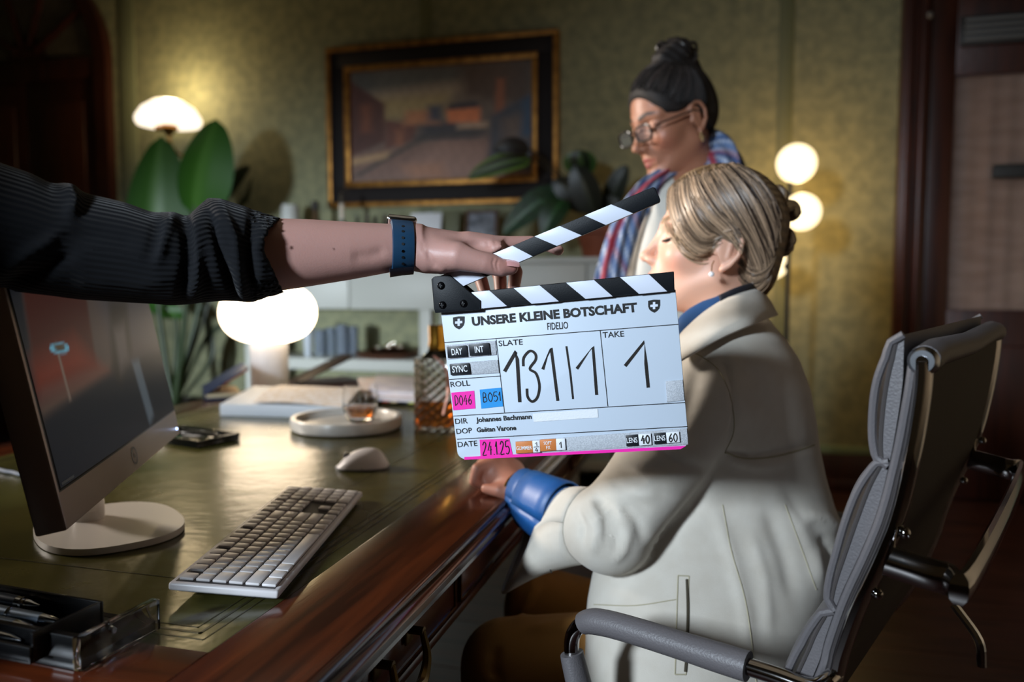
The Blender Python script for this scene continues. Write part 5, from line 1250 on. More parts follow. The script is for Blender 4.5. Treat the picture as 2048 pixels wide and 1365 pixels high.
# thumb nail
nl = project(crew_bv, [(1012, 523), (1036, 521), (1037, 531), (1014, 534)])
ctr = project(crew_bv, [(1025, 527)])[0]; e1_ = nrm(P(1040, 524, .94)-P(1012, 529, .94)); 
h_ = crew_bv.ray_cast(Vector(CAMP), Vector(nrm(ctr-CAMP))); nn_ = np.array(h_[1]); nn_ = nrm(nn_+np.array([0, 0, .25])); e1_ = nrm(e1_-nn_*np.dot(e1_, nn_)); e2_ = np.cross(nn_, e1_)
rows = [[ctr+e1_*(u_*.0072)+e2_*(v_*.0050*(1-.15*abs(u_)**3))+nn_*(.0012-.0016*v_*v_-.0006*u_*u_) for v_ in np.linspace(-1, 1, 9)] for u_ in np.linspace(-1, 1.12, 9)]
part('thumb_nail', sheet(rows, .0006), mat('nail', '#d39a98', .22, coat=.4), crew, label='pale thumb nail')
# sleeve
slv_tab = [(-420, 215, 560), (-200, 262, 568), (-60, 305, 575), (0, 326, 579), (60, 346, 587), (105, 368, 592), (140, 367, 597), (168, 386, 600), (250, 405, 605), (305, 425, 608), (345, 425, 611), (382, 434, 609), (398, 412, 606), (415, 396, 605), (440, 397, 602), (490, 413, 603), (505, 418, 606), (540, 430, 594), (575, 437, 586)]
slv_d = [(-420, .76), (0, .83), (300, .875), (575, .915)]; slv_t = [(-420, .075), (0, .068), (300, .060), (400, .056), (430, .060), (575, .052)]
def slv_sdf(p):
    d = px_h(p, slv_tab, slv_d, slv_t, 2.1); x, y, dep = topx(p)
    edge = np.interp(y, [400, 437, 470, 500, 540, 588, 620], [566, 562, 534, 528, 548, 571, 575])
    d = np.maximum(d, (x-edge)*dep/FPX)
    inner = px_h(p, [(a, b+5, c_-5) for a, b, c_ in arm_tab], arm_d, [(a, b+.004) for a, b in arm_t])
    hol = np.maximum(px_h(p, [(a, b+7, c_-7) for a, b, c_ in slv_tab], slv_d, [(a, b-.006) for a, b in slv_t]), (500-x)*dep/FPX)
    return np.maximum(d, -hol)
lo, hi = bounds([P(-420, 200, .66), P(-420, 620, .66), P(-420, 620, .9), P(590, 380, .82), P(590, 620, 1.0), P(-420, 200, .9)], .02)
V, F = netmesh(slv_sdf, lo, hi, .0036, slack=2.2); V = relax(V, F, 2, .5)
for pl, w, a in (([(412, 400), (430, 470), (455, 545), (478, 603)], 9, -.009), ([(392, 420), (398, 500), (392, 590)], 12, .007), ([(440, 410), (470, 480), (480, 560), (490, 600)], 10, .006), ([(372, 440), (375, 520), (365, 600)], 11, -.007), ([(345, 428), (330, 470), (312, 530)], 13, .006), ([(320, 440), (300, 520)], 12, -.004),
                 ([(505, 425), (500, 500), (505, 590)], 9, -.005), ([(0, 545), (60, 505), (135, 462)], 15, .007), ([(0, 575), (90, 545), (150, 500)], 14, -.006), ([(130, 370), (150, 400), (140, 440)], 13, .005), ([(535, 450), (515, 500), (530, 560)], 8, .003), ([(60, 480), (200, 470), (290, 490)], 20, -.003), ([(150, 560), (280, 570), (350, 560)], 16, .0025)):
    V = pix_dent(V, F, pl, w, a)
x, y, dep = topx(V)
cy_ = np.interp(x, [t[0] for t in slv_tab], [(t[1]+t[2])/2 for t in slv_tab]); cd_ = np.interp(x, [t[0] for t in slv_d], [t[1] for t in slv_d])
ang = np.arctan2((y-cy_)*dep/FPX, dep-cd_)
part('sweater_sleeve', (V, F, {'rib': ang*60}), mat('black_rib_knit', '#07090e', .9, wave=('rib', 1.0, .35, .003), sheen=.05, spec=.2), crew, angle=0)
def sw(p):
    o = lambda r, f, u: cf(r, f, u)
    d = s_ell(p, o(-.90, .48, .02), (.225, .165, .32)); d = smin(d, s_ell(p, o(-.90, .48, -.26), (.205, .165, .16)), .06)
    d = smin(d, s_round(p, o(-.78, .50, .20), P(-380, 392, .765), .085, .076), .05); d = smin(d, s_chain(p, [o(-1.08, .48, .2), o(-1.15, .50, -.05), o(-1.13, .56, -.22)], [.075, .065, .055]), .04)
    return np.maximum(np.maximum(d, (-.40+CAMZ)-p[:, 2]), p[:, 2]-(CAMZ+.31))
V, F = netmesh(sw, lo2, hi2, .013); part('sweater_body', (V, F, {'rib': V[:, 0]*900}), MATS['black_rib_knit'], crew, angle=0)
def trs(p):
    o = lambda r, f, u: cf(r, f, u); d = s_ell(p, o(-.90, .48, -.36), (.185, .15, .14))
    for s in (-1, 1): d = smin(d, s_chain(p, [o(-.90+s*.09, .48, -.38), o(-.90+s*.1, .44, -.68), o(-.90+s*.1, .40, -1.06)], [.105, .085, .075]), .03)
    return np.maximum(d, (.03)-p[:, 2])
V, F = netmesh(trs, lo2, hi2, .014); part('trousers', (V, F), mat('charcoal_trousers', '#1a1b1f', .9), crew, angle=0)
# wrist watch
def at_arm(px, th, off):
    yt = np.interp(px, [t[0] for t in arm_tab], [t[1] for t in arm_tab]); yb = np.interp(px, [t[0] for t in arm_tab], [t[2] for t in arm_tab])
    d0 = np.interp(px, [t[0] for t in arm_d], [t[1] for t in arm_d]); t_ = np.interp(px, [t[0] for t in arm_t], [t[1] for t in arm_t])
    a = (yb-yt)/2+off*FPX/d0; cc_ = math.cos(th); ss = math.sin(th); k = (abs(cc_)**2.2+abs(ss)**2.2)**(-1/2.2)
    return P(px, (yt+yb)/2-a*ss*k, d0-(t_+off)*cc_*k)
wt = thing('wristwatch', 'dark blue rubber-strapped smartwatch on the crew member\'s wrist', 'watch', at_arm(804, 0, 0))
rows = [[at_arm(p_+4*math.cos(th), th, o_) for th in np.linspace(0, 2*math.pi, 49)] for p_, o_ in ((781, .0008), (783, .0042), (790, .0048), (804, .0050), (818, .0048), (825, .0042), (827, .0008))]
m_band = mat('navy_rubber', '#173a56', .42)
bd = part('band', sheet(rows), m_band, wt)
for yh in (458, 467, 478, 489, 502, 513, 524):
    th = math.asin(max(-1, min(1, (495-yh)/49.))); c0 = at_arm(806, th, .0048); n0 = nrm(at_arm(806, th, .01)-c0)
    part('strap_hole', tube([c0-n0*.001, c0+n0*.0006], .0017, 12), mat('hole_dark', '#06090d', .5) if yh != 502 else m_chr, bd)
rows = [[at_arm(p_, th, o_) for th in np.linspace(-1.35, -.75, 8)] for p_, o_ in ((779, .004), (780, .0066), (804, .0070), (827, .0066), (828, .004))]
part('keeper_loop', sheet(rows), mat('navy_rubber_dark', '#0f2033', .4), bd)
cs = at_arm(802, math.pi/2+.75, .0055); up_ = nrm(at_arm(802, math.pi/2+.75, .03)-cs); al = nrm(at_arm(815, 1.9, 0)-at_arm(785, 1.9, 0)); al = nrm(al-up_*np.dot(al, up_)); sd_ = np.cross(up_, al)
part('case', obox(cs, al, sd_, up_, .036, .032, .010, .004, 3), mat('silver_case', '#c6cbd2', .15, 1.), wt)
part('watch_glass', obox(cs+up_*.0052, al, sd_, up_, .031, .027, .0012, .0004), mat('black_watch_glass', '#08090c', .05), wt)

# ================================================================== SEATED WOMAN
hd_f = nrm(-RV*.985+FV*.14+UV_*.155); HA = frame_from(hd_f, nrm(UV_+FV*.03))
ear = P(1446, 499, 1.315); HS = 1.075
HO = ear-HA[1]*.078*HS
def H(p): return ((p-HO)@HA.T)/HS
def Hw(x, y, z): return HO+(np.array([x, y, z])*HS)@HA
neck_b = P(1452, 690, 1.40)
def w_head(p):
    d = head_sdf(H(p), slim=.97, nose=.975)*HS
    return smin(d, s_round(p, Hw(-.018, 0, -.055), P(1446, 668, 1.375), .050, .054), .025)
# --- trunk silhouette (jacket)
jk_tab = [(585, 1462, 1500), (610, 1440, 1520), (640, 1395, 1538), (680, 1368, 1572), (720, 1350, 1598), (780, 1332, 1620), (850, 1316, 1633), (900, 1303, 1640), (960, 1276, 1653), (1020, 1246, 1672), (1060, 1226, 1686), (1100, 1205, 1690), (1150, 1192, 1682), (1200, 1183, 1666), (1260, 1178, 1645), (1365, 1170, 1606), (1470, 1160, 1560)]
jk_d = [(585, 1.39), (680, 1.36), (900, 1.35), (1100, 1.34), (1300, 1.29), (1470, 1.26)]
jk_t = [(585, .03), (610, .07), (640, .145), (680, .185), (720, .205), (780, .205), (860, .19), (930, .17), (1010, .158), (1100, .165), (1200, .185), (1365, .21), (1470, .21)]
SHO = P(1412, 800, 1.205); ELB = P(1222, 1062, 1.175); WRI = P(1062, 1003, 1.345); MID = P(1150, 1045, 1.235)
SHO2 = P(1430, 730, 1.53); ELB2 = P(1330, 1040, 1.58); WRI2 = P(1215, 1062, 1.52)
def jk_sdf(p):
    d = px_v(p, jk_tab, jk_d, jk_t, 2.3, .10)
    a = smin(s_round(p, SHO, ELB, .070, .057), s_round(p, ELB, MID, .057, .047), .03)
    a2 = smin(s_round(p, SHO2, ELB2, .070, .052), s_round(p, ELB2, WRI2, .052, .042), .02)
    return smin(smin(d, a, .011), a2, .03)
lo, hi = bounds([P(1040, 570, 1.06), P(1720, 570, 1.06), P(1040, 1480, 1.02), P(1600, 1480, 1.02), P(1720, 1100, 1.6), P(1100, 570, 1.68), P(1100, 1300, 1.6), P(1600, 1480, 1.5)], .02)
lo[2] = max(lo[2], .44)
V, F = netmesh(jk_sdf, lo, hi, .0066); V = relax(V, F, 3, .5)
folds = [([(1450, 905), (1425, 965), (1385, 1020), (1330, 1075), (1290, 1110)], 10, -.005), ([(1192, 985), (1222, 1012), (1236, 1060), (1230, 1105)], 7, -.006), ([(1178, 1000), (1200, 1035), (1204, 1090)], 6, .005), ([(1215, 960), (1262, 990), (1300, 1030)], 8, -.004), ([(1150, 1015), (1168, 1050), (1165, 1090)], 6, -.005), ([(1260, 1060), (1250, 1100), (1225, 1128)], 8, .004), ([(1240, 915), (1300, 960), (1370, 985)], 9, .004), ([(1300, 880), (1360, 930), (1420, 940)], 8, -.004), ([(1470, 690), (1520, 760), (1550, 850)], 18, -.003), ([(1500, 1060), (1530, 1160), (1540, 1280)], 12, .003), ([(1440, 700), (1462, 760), (1470, 830), (1452, 900)], 5, -.005),
         ([(1450, 905), (1500, 918), (1570, 905), (1640, 885)], 6, -.007), ([(1455, 915), (1520, 935), (1600, 920)], 8, .005), ([(1240, 1000), (1275, 1040), (1290, 1090)], 12, -.006), ([(1190, 990), (1215, 1030), (1215, 1085)], 11, -.007), ([(1200, 960), (1260, 985), (1320, 985)], 16, .006), ([(1170, 1010), (1195, 1060), (1185, 1110)], 10, .006), ([(1235, 930), (1290, 945), (1350, 930)], 14, -.005),
         ([(1280, 860), (1340, 900), (1400, 905)], 16, .005), ([(1420, 1000), (1460, 1100), (1490, 1220), (1500, 1350)], 14, .004), ([(1530, 1010), (1570, 1110), (1590, 1200)], 18, -.006), ([(1590, 1010), (1630, 1100), (1640, 1180)], 16, .007), ([(1560, 960), (1620, 1050), (1650, 1120)], 14, -.005), ([(1400, 720), (1380, 800), (1350, 880)], 16, -.004), ([(1640, 1070), (1660, 1100), (1668, 1150)], 10, -.006),
         ([(1600, 1030), (1650, 1040), (1688, 1060)], 12, .007)]
for pl, w, a in folds: V = pix_dent(V, F, pl, w, a)
wbase = c3(s_seat+.20, 0, CHW/2)
wm = thing('person', 'blonde woman in a cream blazer sitting at the desk in profile', 'person', (wbase[0], wbase[1], 0))
m_jk = mat('cream_blazer_cloth', '#bdb6aa', .82, col2='#c3bdb2', vscale=30, bump=.10, bscale=700, sheen=.1)
part('blazer', (V, F), m_jk, wm, angle=0); jk_bv = bvh((V, F))
m_seam = mat('blazer_seam', '#a09981', .9)
def seam(pts, r=.0008, name='seam', m=None, off=.0003):
    q = project(jk_bv, [tuple(a) for a in catmull(np.array(pts, float), 6)], off)
    if len(q) > 2: part(name, tube(q, r, 6), m or m_seam, wm)
seam([(1372, 700), (1405, 715), (1440, 745), (1462, 800), (1468, 860), (1450, 905)]); seam([(1450, 905), (1490, 918), (1560, 912), (1642, 886)], .0016)
seam([(1445, 1010), (1462, 1100), (1490, 1200), (1505, 1300), (1512, 1365)]); seam([(1570, 1010), (1600, 1090), (1632, 1180)])
seam([(1188, 1210), (1270, 1212), (1352, 1200)], .0008)
pk = [(1356, 1152), (1378, 1153), (1372, 1350), (1350, 1350)]
for a, b in zip(pk, pk[1:]+pk[:1]): seam([a, ((a[0]+b[0])/2, (a[1]+b[1])/2), b], .0009)
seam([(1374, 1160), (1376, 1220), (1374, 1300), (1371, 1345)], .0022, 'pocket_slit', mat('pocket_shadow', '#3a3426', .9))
# collar and shirt collar
def ribbon(top, low, n, th, name, m, parent=wm):
    a = catmull(np.array([P(*q) for q in top]), n); b = catmull(np.array([P(*q) for q in low]), n)
    k = min(len(a), len(b)); rows = [a[:k]*(1-t)+b[:k]*t+np.outer(np.full(k, math.sin(math.pi*t)*.006), UV_) for t in np.linspace(0, 1, 6)]
    return part(name, sheet(rows, th), m, parent, angle=0)
ribbon([(1350, 690, 1.235), (1372, 662, 1.245), (1405, 632, 1.25), (1440, 608, 1.255), (1472, 592, 1.28), (1503, 581, 1.33), (1514, 580, 1.40), (1492, 585, 1.47), (1440, 600, 1.50)],
       [(1352, 730, 1.165), (1376, 716, 1.155), (1412, 695, 1.15), (1452, 674, 1.16), (1502, 652, 1.19), (1538, 637, 1.28), (1552, 632, 1.40), (1525, 632, 1.5), (1450, 640, 1.55)], 6, .004, 'blazer_collar', m_jk)
m_blue = mat('blue_shirt', '#244a78', .6)
ribbon([(1340, 680, 1.255), (1362, 636, 1.262), (1400, 609, 1.270), (1435, 597, 1.282), (1468, 584, 1.305), (1499, 574, 1.345), (1505, 575, 1.40), (1485, 580, 1.46)],
       [(1345, 712, 1.235), (1372, 668, 1.243), (1406, 638, 1.248), (1441, 613, 1.253), (1473, 597, 1.278), (1504, 586, 1.328), (1513, 585, 1.40), (1493, 590, 1.47)], 6, .003, 'shirt_collar', m_blue)
ribbon([(1436, 597, 1.278), (1468, 583, 1.30), (1500, 573, 1.34), (1508, 574, 1.40)], [(1440, 609, 1.252), (1472, 593, 1.276), (1504, 582, 1.326), (1514, 583, 1.40)], 6, .003, 'collar_band', mat('navy_band', '#141a26', .7))
# --- skin: head, neck, chest, arms, hands
lo, hi = bounds([HO-.155, HO+.155, P(1440, 690, 1.3), P(1440, 690, 1.46)], .0)
Vh, Fh = netmesh(w_head, lo, hi, .0026); Vh = relax(Vh, Fh, 1, .35)
ch_ = skin_col(H(Vh), '#d6a48c', '#b8403c', '#8a6a4c', '#1e1210', '#da8c78')
HNDP = [(1000, 968, 1.425), (972, 955, 1.455)]
def w_hand(p):
    d = s_round(p, P(1075, 1008, 1.330), P(1030, 980, 1.370), .026, .0255)
    d = smin(d, s_round(p, P(1030, 980, 1.370), P(985, 945, 1.410), .026, .033), .02)
    d = smin(d, s_ell(p, P(1008, 945, 1.415), (.038, .036, .028)), .02)
    for i in range(4):
        k = i*.021
        d = smin(d, s_chain(p, [P(985+i*9, 930, 1.390+k), P(955+i*9, 938-i*3, 1.380+k), P(949+i*9, 962-i*3, 1.380+k), P(966+i*9, 972-i*3, 1.385+k)], [.0125, .0105, .0098, .0088]), .006)
    d = smin(d, s_chain(p, [P(1025, 985, 1.355), P(998, 982, 1.350), P(972, 978, 1.360)], [.015, .0115, .0088]), .008)
    return d
lo, hi = bounds([P(930, 880, 1.30), P(1090, 1040, 1.30), P(930, 880, 1.58), P(1090, 1040, 1.58)], .01)
Vn, Fn = netmesh(w_hand, lo, hi, .0032); Vn = relax(Vn, Fn, 1, .4)
def w_trunk(p):
    tab = [(a, b+(c_-b)*.12, c_-(c_-b)*.12) for a, b, c_ in jk_tab[3:]]
    d = px_v(p, tab, jk_d, [(a, b*.82) for a, b in jk_t], 2.2, .1)
    d = smin(d, s_round(p, P(1448, 650, 1.385), P(1440, 760, 1.38), .05, .09), .03)
    d = smin(d, smin(s_round(p, SHO, ELB, .05, .037), s_round(p, ELB, P(1060, 1000, 1.345), .037, .025), .02), .03)
    d = smin(d, smin(s_round(p, SHO2, ELB2, .05, .037), s_round(p, ELB2, P(1205, 1062, 1.51), .037, .027), .02), .03)
    return smin(d, s_ell(p, P(1195, 1064, 1.50), (.03, .03, .022)), .02)
lo, hi = bounds([P(1020, 640, 1.1), P(1720, 640, 1.1), P(1040, 1480, 1.1), P(1600, 1480, 1.1), P(1720, 1100, 1.6), P(1020, 640, 1.70), P(1100, 1300, 1.6)], .02); lo[2] = max(lo[2], .46)
Vt, Ft = netmesh(w_trunk, lo, hi, .012)
sk = np.array(lin('#b98470'))
part('body', join((Vh, Fh, {'col': ch_}), (Vn, Fn, {'col': np.tile(np.array(lin('#a8705c')), (len(Vn), 1))}), (Vt, Ft, {'col': np.tile(sk, (len(Vt), 1))})), m_skin, wm, angle=0)
# --- open cuff of the blazer sleeve, shirt cuff
ringA = []; ringB = []; fa = nrm(MID-ELB); 
for k in range(25):
    th = 2*math.pi*k/24
    ax1 = nrm(np.cross(fa, UV_)); ax2 = nrm(np.cross(ax1, fa)); ringA.append(ELB*.42+MID*.58+(ax1*math.cos(th)+ax2*math.sin(th))*.0535)
    u_, v_ = math.cos(th), math.sin(th)                                # v up, u towards the lens
    px_ = 1058+30*v_-(22*max(0, -v_)**1.5); py_ = 1068-70*v_ if v_ > 0 else 1068+118*(-v_)
    ringB.append(P(px_+10*u_, py_, 1.305-.050*u_ - (.02*max(0, -v_))))
ringA = np.array(ringA); ringB = np.array(ringB)
best = min(range(24), key=lambda s: np.linalg.norm(np.roll(ringA[:-1], s, 0)-ringB[:-1], axis=1).sum()); 
fl_ = min((np.linalg.norm(np.roll(R_[:-1], s, 0)-ringB[:-1], axis=1).sum(), i_, s) for i_, R_ in enumerate((ringA, ringA[::-1])) for s in range(24))
RA = (ringA, ringA[::-1])[fl_[1]]; RA = np.roll(RA[:-1], fl_[2], 0); RA = np.vstack([RA, RA[:1]])
rows = [RA*(1-t)+ringB*t+UV_*(.008*math.sin(math.pi*t)) for t in np.linspace(0, 1, 9)]
part('sleeve_cuff', sheet(rows, -.0035), m_jk, wm, angle=0)
part('cuff_hem', tube(ringB[:-1], .0025, 6, closed=True), m_jk, wm)
bh = P(1101, 1136, 1.25); part('buttonhole', tube([P(1095, 1122, 1.225), P(1103, 1147, 1.222)], .0012, 6), mat('dark_thread', '#1a1712', .9), wm)
q0, q1 = P(1043, 985, 1.357), P(1128, 1036, 1.262); fa2 = nrm(q1-q0); ax1 = nrm(np.cross(fa2, UV_)); ax2 = np.cross(ax1, fa2)
rows = [[q0*(1-t)+q1*t+(ax1*math.cos(th)+ax2*math.sin(th)*1.25)*(.0315+.006*t) for th in np.linspace(0, 2*math.pi, 25)] for t in np.linspace(0, 1, 6)]
part('shirt_cuff', sheet(rows, .003), mat('blue_satin', '#174c86', .45), wm, angle=0)
q2 = P(1060, 1000, 1.338); rows = [[q2*(1-t)+q1*t+(ax1*math.cos(th)+ax2*math.sin(th)*1.35)*(.036+.006*t) for th in np.linspace(0, 2*math.pi, 25)] for t in np.linspace(0, 1, 4)]
part('cuff_fold', sheet(rows, .003), MATS['blue_satin'], wm, angle=0)
ww = thing('gold_watch', 'slim gold wristwatch at the seated woman\'s blue shirt cuff', 'watch', P(1036, 985, 1.365))
qw = P(1037, 982, 1.363)
part('bracelet', tube([qw+(ax1*math.cos(th)+ax2*math.sin(th)*1.05)*.0300 for th in np.linspace(0, 2*math.pi, 32, endpoint=False)], .0035, 8, closed=True), mat('gold', '#b98a3c', .2, 1.), ww)
part('dial', sphere(qw-ax1*0+np.array(nrm(CAMP-qw))*.030+UV_*.004, .011, 20, 10, (1, 1, 1)) if False else tube([qw+nrm(nrm(CAMP-qw)+UV_*.9)*.028, qw+nrm(nrm(CAMP-qw)+UV_*.9)*.036], .0115, 24), MATS['gold'], ww)
# --- trousers
KN1 = P(1012, 1330, 1.28); KN2 = P(1085, 1215, 1.55)
def w_trs(p):
    d = s_chain(p, [P(1420, 1340, 1.22), KN1, np.array([KN1[0]-.02, KN1[1]+.03, .09])], [.095, .073, .062])
    d = smin(d, s_chain(p, [P(1400, 1330, 1.40), KN2, np.array([KN2[0]-.02, KN2[1]+.02, .09])], [.095, .075, .062]), .02)
    return np.maximum(smin(d, s_ell(p, P(1440, 1360, 1.27), (.17, .19, .10)), .04), .07-p[:, 2])
lo, hi = bounds([P(930, 1150, 1.1), P(1650, 1250, 1.05), P(930, 1250, 1.7), P(1500, 1250, 1.6)], .05); lo[2] = .05
V, F = netmesh(w_trs, lo, hi, .009); V = relax(V, F, 2)
for pl, w, a in (([(1180, 1240), (1120, 1252), (1060, 1262)], 12, .006), ([(990, 1290), (985, 1340), (1000, 1365)], 9, -.008), ([(1075, 1160), (1060, 1200), (1040, 1240)], 9, .006)): V = pix_dent(V, F, pl, w, a)
part('trousers', (V, F), mat('brown_trousers', '#95672d', .85, bump=.1, bscale=500), wm, angle=0)
for kn in (KN1, KN2):
    ft = np.array([kn[0]-.02, kn[1]+.03, 0]); part('shoe', tube(catmull([ft+np.array([.05, 0, .045]), ft+np.array([-.02, 0, .05]), ft+np.array([-.12, 0, .035]), ft+np.array([-.19, 0, .022])], 5), [.036, .04, .036, .018], 12, flat=.85, up=(0, 1, 0)), mat('dark_shoe', '#15110f', .4), wm)
# --- hair
def cap_sdf(p):
    q = H(p); m = np.c_[q[:, 0], np.abs(q[:, 1]), q[:, 2]]
    d = s_ell(m, (.0, 0, .050), (.105, .0835, .094))
    d = smin(d, s_ell(m, (-.058, 0, -.006), (.043, .062, .070)), .02)
    curtain = s_ell(m, (.036, .066, .026), (.042, .016, .050))                       # locks over the temples
    face = s_ell(m, (.135, 0, -.005), (.075, .068, .100))
    d = smax(d, -face, .01); d = smin(d, curtain, .012)
    low = -(q[:, 2]-np.interp(q[:, 0], [-.1, -.06, -.04, .0, .05, .09], [-.085, -.080, .0, .010, -.034, .0]))
    d = smax(d, low, .008)
    return smax(d, -s_ell(m, (-.006, .094, .004), (.030, .032, .042)), .006)*HS
lo, hi = bounds([HO-.15, HO+.185], .0)
Vc, Fc = netmesh(cap_sdf, lo, hi, .0034); Vc = relax(Vc, Fc, 2)
m_hair = mat('blonde_hair', attr='col', rough=.42, spec=.5)
xh = H(Vc); st = .5+.5*np.sin(xh[:, 0]*260+xh[:, 2]*420+4*np.sin(xh[:, 1]*60)); 
hc = np.array(lin('#4a3826'))*(1-st[:, None]*.6)+np.array(lin('#8a7050'))*st[:, None]*.6
hair = part('hair', (Vc, Fc, {'col': hc}), m_hair, wm, angle=0)
hbv = bvh(join((Vc, Fc), (Vh, Fh)))
G_ = [[(1331, 376), (1326, 410), (1338, 458), (1365, 499), (1398, 519), (1422, 518)], [(1346, 360), (1342, 410), (1360, 466), (1390, 502), (1414, 508), (1426, 498)], [(1365, 348), (1368, 400), (1390, 450), (1416, 472), (1440, 462), (1464, 454)], [(1385, 339), (1400, 385), (1430, 428), (1464, 458), (1486, 500), (1506, 555)],
      [(1408, 331), (1435, 375), (1468, 425), (1500, 475), (1522, 525), (1530, 562)], [(1432, 326), (1468, 368), (1500, 418), (1522, 465), (1538, 505), (1540, 530)], [(1450, 325), (1492, 358), (1522, 400), (1540, 440), (1550, 475), (1550, 495)], [(1464, 327), (1506, 356), (1534, 392), (1548, 420), (1555, 440), (1556, 452)], [(1476, 331), (1512, 353), (1536, 382), (1549, 405), (1553, 415), (1555, 420)]]
G_ = [catmull(np.array(g, float), 5) for g in G_]
N2 = [[(1480, 562), (1492, 576), (1508, 583), (1528, 572), (1540, 550)], [(1478, 535), (1490, 552), (1508, 562), (1530, 550), (1544, 528)], [(1480, 505), (1496, 528), (1515, 540), (1535, 525), (1547, 505)]]
N2 = [catmull(np.array(g, float), 5) for g in N2]
def strands(G, n, hook, rmin, rmax, bv=None, lift=.0012, dark='#24170f', light='#b3967a', jit=2.2):
    bv = bv or hbv
    Vs = []; Fs = []; Cs = []; cnt = 0
    for i in range(n):
        t = RNG.uniform(0, len(G)-1.001); k = int(t); f_ = t-k
        g = G[k]*(1-f_)+G[k+1]*f_
        a = RNG.uniform(0, .25) if RNG.random() < .5 else 0; b = 1-RNG.uniform(0, .2)*(RNG.random() < .5)
        m_ = len(g); idx = np.linspace(a*(m_-1), b*(m_-1), 14); g = np.c_[np.interp(idx, range(m_), g[:, 0]), np.interp(idx, range(m_), g[:, 1])]
        g = g+RNG.normal(0, jit, 2)+np.c_[jit*np.sin(np.linspace(0, 5, 14)+RNG.uniform(0, 6)), jit*np.sin(np.linspace(0, 4, 14)+RNG.uniform(0, 6))]
        q = project(bv, [tuple(z) for z in g], lift*RNG.uniform(.2, 2.2))
        if len(q) < 8: continue
        keep = np.r_[True, np.linalg.norm(np.diff(q, axis=0), axis=1) < .03]; 
        if not keep.all(): q = q[:np.argmin(keep)]
        if len(q) < 6: continue
        q = np.array([q[0]]+[(q[j-1]+2*q[j]+q[j+1])/4 for j in range(1, len(q)-1)]+[q[-1]])
        r = RNG.uniform(rmin, rmax); v, f = tube(q, [r*.5, r, r, r, r*.4], 5)
        w = np.clip(.38+.30*math.sin(t*7.3)+.22*math.sin(t*16.1+1)+RNG.normal(0, .17)+hook*(.75-t/len(G)*1.5), 0, 1)
        col = np.array(lin(dark))*(1-w)+np.array(lin(light))*w
        Vs.append(v); Fs += [tuple(z+cnt for z in fc_) for fc_ in f]; cnt += len(v); Cs.append(np.tile(col, (len(v), 1)))
    return np.vstack(Vs), Fs, {'col': np.vstack(Cs)}
part('hair_strands', strands(G_, 900, .42, .0006, .0016), m_hair, hair, kind='stuff')
part('nape_strands', strands(N2, 120, -.05, .0006, .0014), m_hair, hair, kind='stuff')
def coil(pts, r, dep, n=9):
    q = catmull(np.array([P(x, y, dep+dd_) for x, y, dd_ in pts]), 6); ms = []
    for k in range(n):
        ph = 2*math.pi*k/n; T = np.gradient(q, axis=0); T /= np.linalg.norm(T, axis=1)[:, None]
        a = np.cross(T, UV_+RV*.3); a /= np.linalg.norm(a, axis=1)[:, None]; b = np.cross(T, a)
        an = ph+np.linspace(0, 2.2, len(q)); v, f = tube(q+(a*np.cos(an)[:, None]+b*np.sin(an)[:, None])*r*.62, r*.48, 6)
        w = RNG.uniform(0, .55); ms.append((v, f, {'col': np.tile(np.array(lin('#3a2a1c'))*(1-w)+np.array(lin('#94764f'))*w, (len(v), 1))}))
    return join(*ms)
bun = part('hair_bun', coil([(1546, 388, 0), (1556, 380, -.01), (1566, 392, -.015), (1562, 412, -.015), (1552, 425, -.01)], .009, 1.385), m_hair, hair)
part('bun_coil', coil([(1552, 430, 0), (1565, 418, -.02), (1582, 412, -.01), (1590, 424, 0), (1580, 432, .01), (1566, 425, .01)], .010, 1.385), m_hair, bun)
part('bun_knot', coil([(1552, 470, 0), (1572, 468, -.012), (1578, 486, -.012), (1566, 500, -.01), (1552, 496, -.005), (1556, 482, -.014), (1566, 484, -.018)], .0115, 1.385, 11), m_hair, bun)
part('bun_core', sphere(P(1556, 488, 1.40), .022, 16, 10), mat('dark_hair_core', '#3a2a1c', .6), bun)
lash = [Hw(*q) for q in ((.0875, .0195, .0068), (.0905, .029, .0030), (.0865, .040, .0040), (.0800, .047, .0070), (.0770, .052, .0085))]
part('eyelashes', tube(catmull(lash, 4), [.0008, .0016, .0018, .0016, .0006], 6), mat('lash_dark', '#1a100c', .7), wm)
er = thing('earring', 'small pearl drop earring hanging from the blonde woman\'s ear', 'earring', P(1423, 550, 1.30))
er_c = P(1423, 549, 1.298); part('pearl', sphere(er_c, .0045, 16, 10), mat('pearl', '#e6e4e6', .2), er); part('hook', tube([er_c+UV_*.004, P(1424, 531, 1.303), P(1428, 522, 1.308)], .0009, 6), mat('gold', '#b98a3c', .2, 1.), er)

# ================================================================== STANDING WOMAN
SF = nrm(-RV*.82-FV*.38-UV_*.31); SA = frame_from(SF, nrm(UV_-RV*.10)); SS = 1.10
SO = P(1391, 236, 1.90)-SA[1]*.077*SS
def H2(p): return ((p-SO)@SA.T)/SS
def Hw2(x, y, z): return SO+(np.array([x, y, z])*SS)@SA
sbase = P(1390, 560, 2.02); sb_ = thing('person', 'standing woman with dark pinned-up hair and glasses looking down behind the blonde woman', 'person', (sbase[0], sbase[1], 0))
NB = P(1385, 345, 1.99)
def s_head(p): return smin(head_sdf(H2(p), slim=1.0)*SS, s_round(p, Hw2(-.025, 0, -.045), NB, .051, .056), .03)
lo, hi = bounds([SO-.165, SO+.165, NB-.06, NB+.06], .0)
V, F = netmesh(s_head, lo, hi, .0032); V = relax(V, F, 1, .3)
col = skin_col(H2(V), '#9c6a52', '#9a4146', '#241712', '#1a0f0c', '#a8624e'); shx = bvh((V, F))
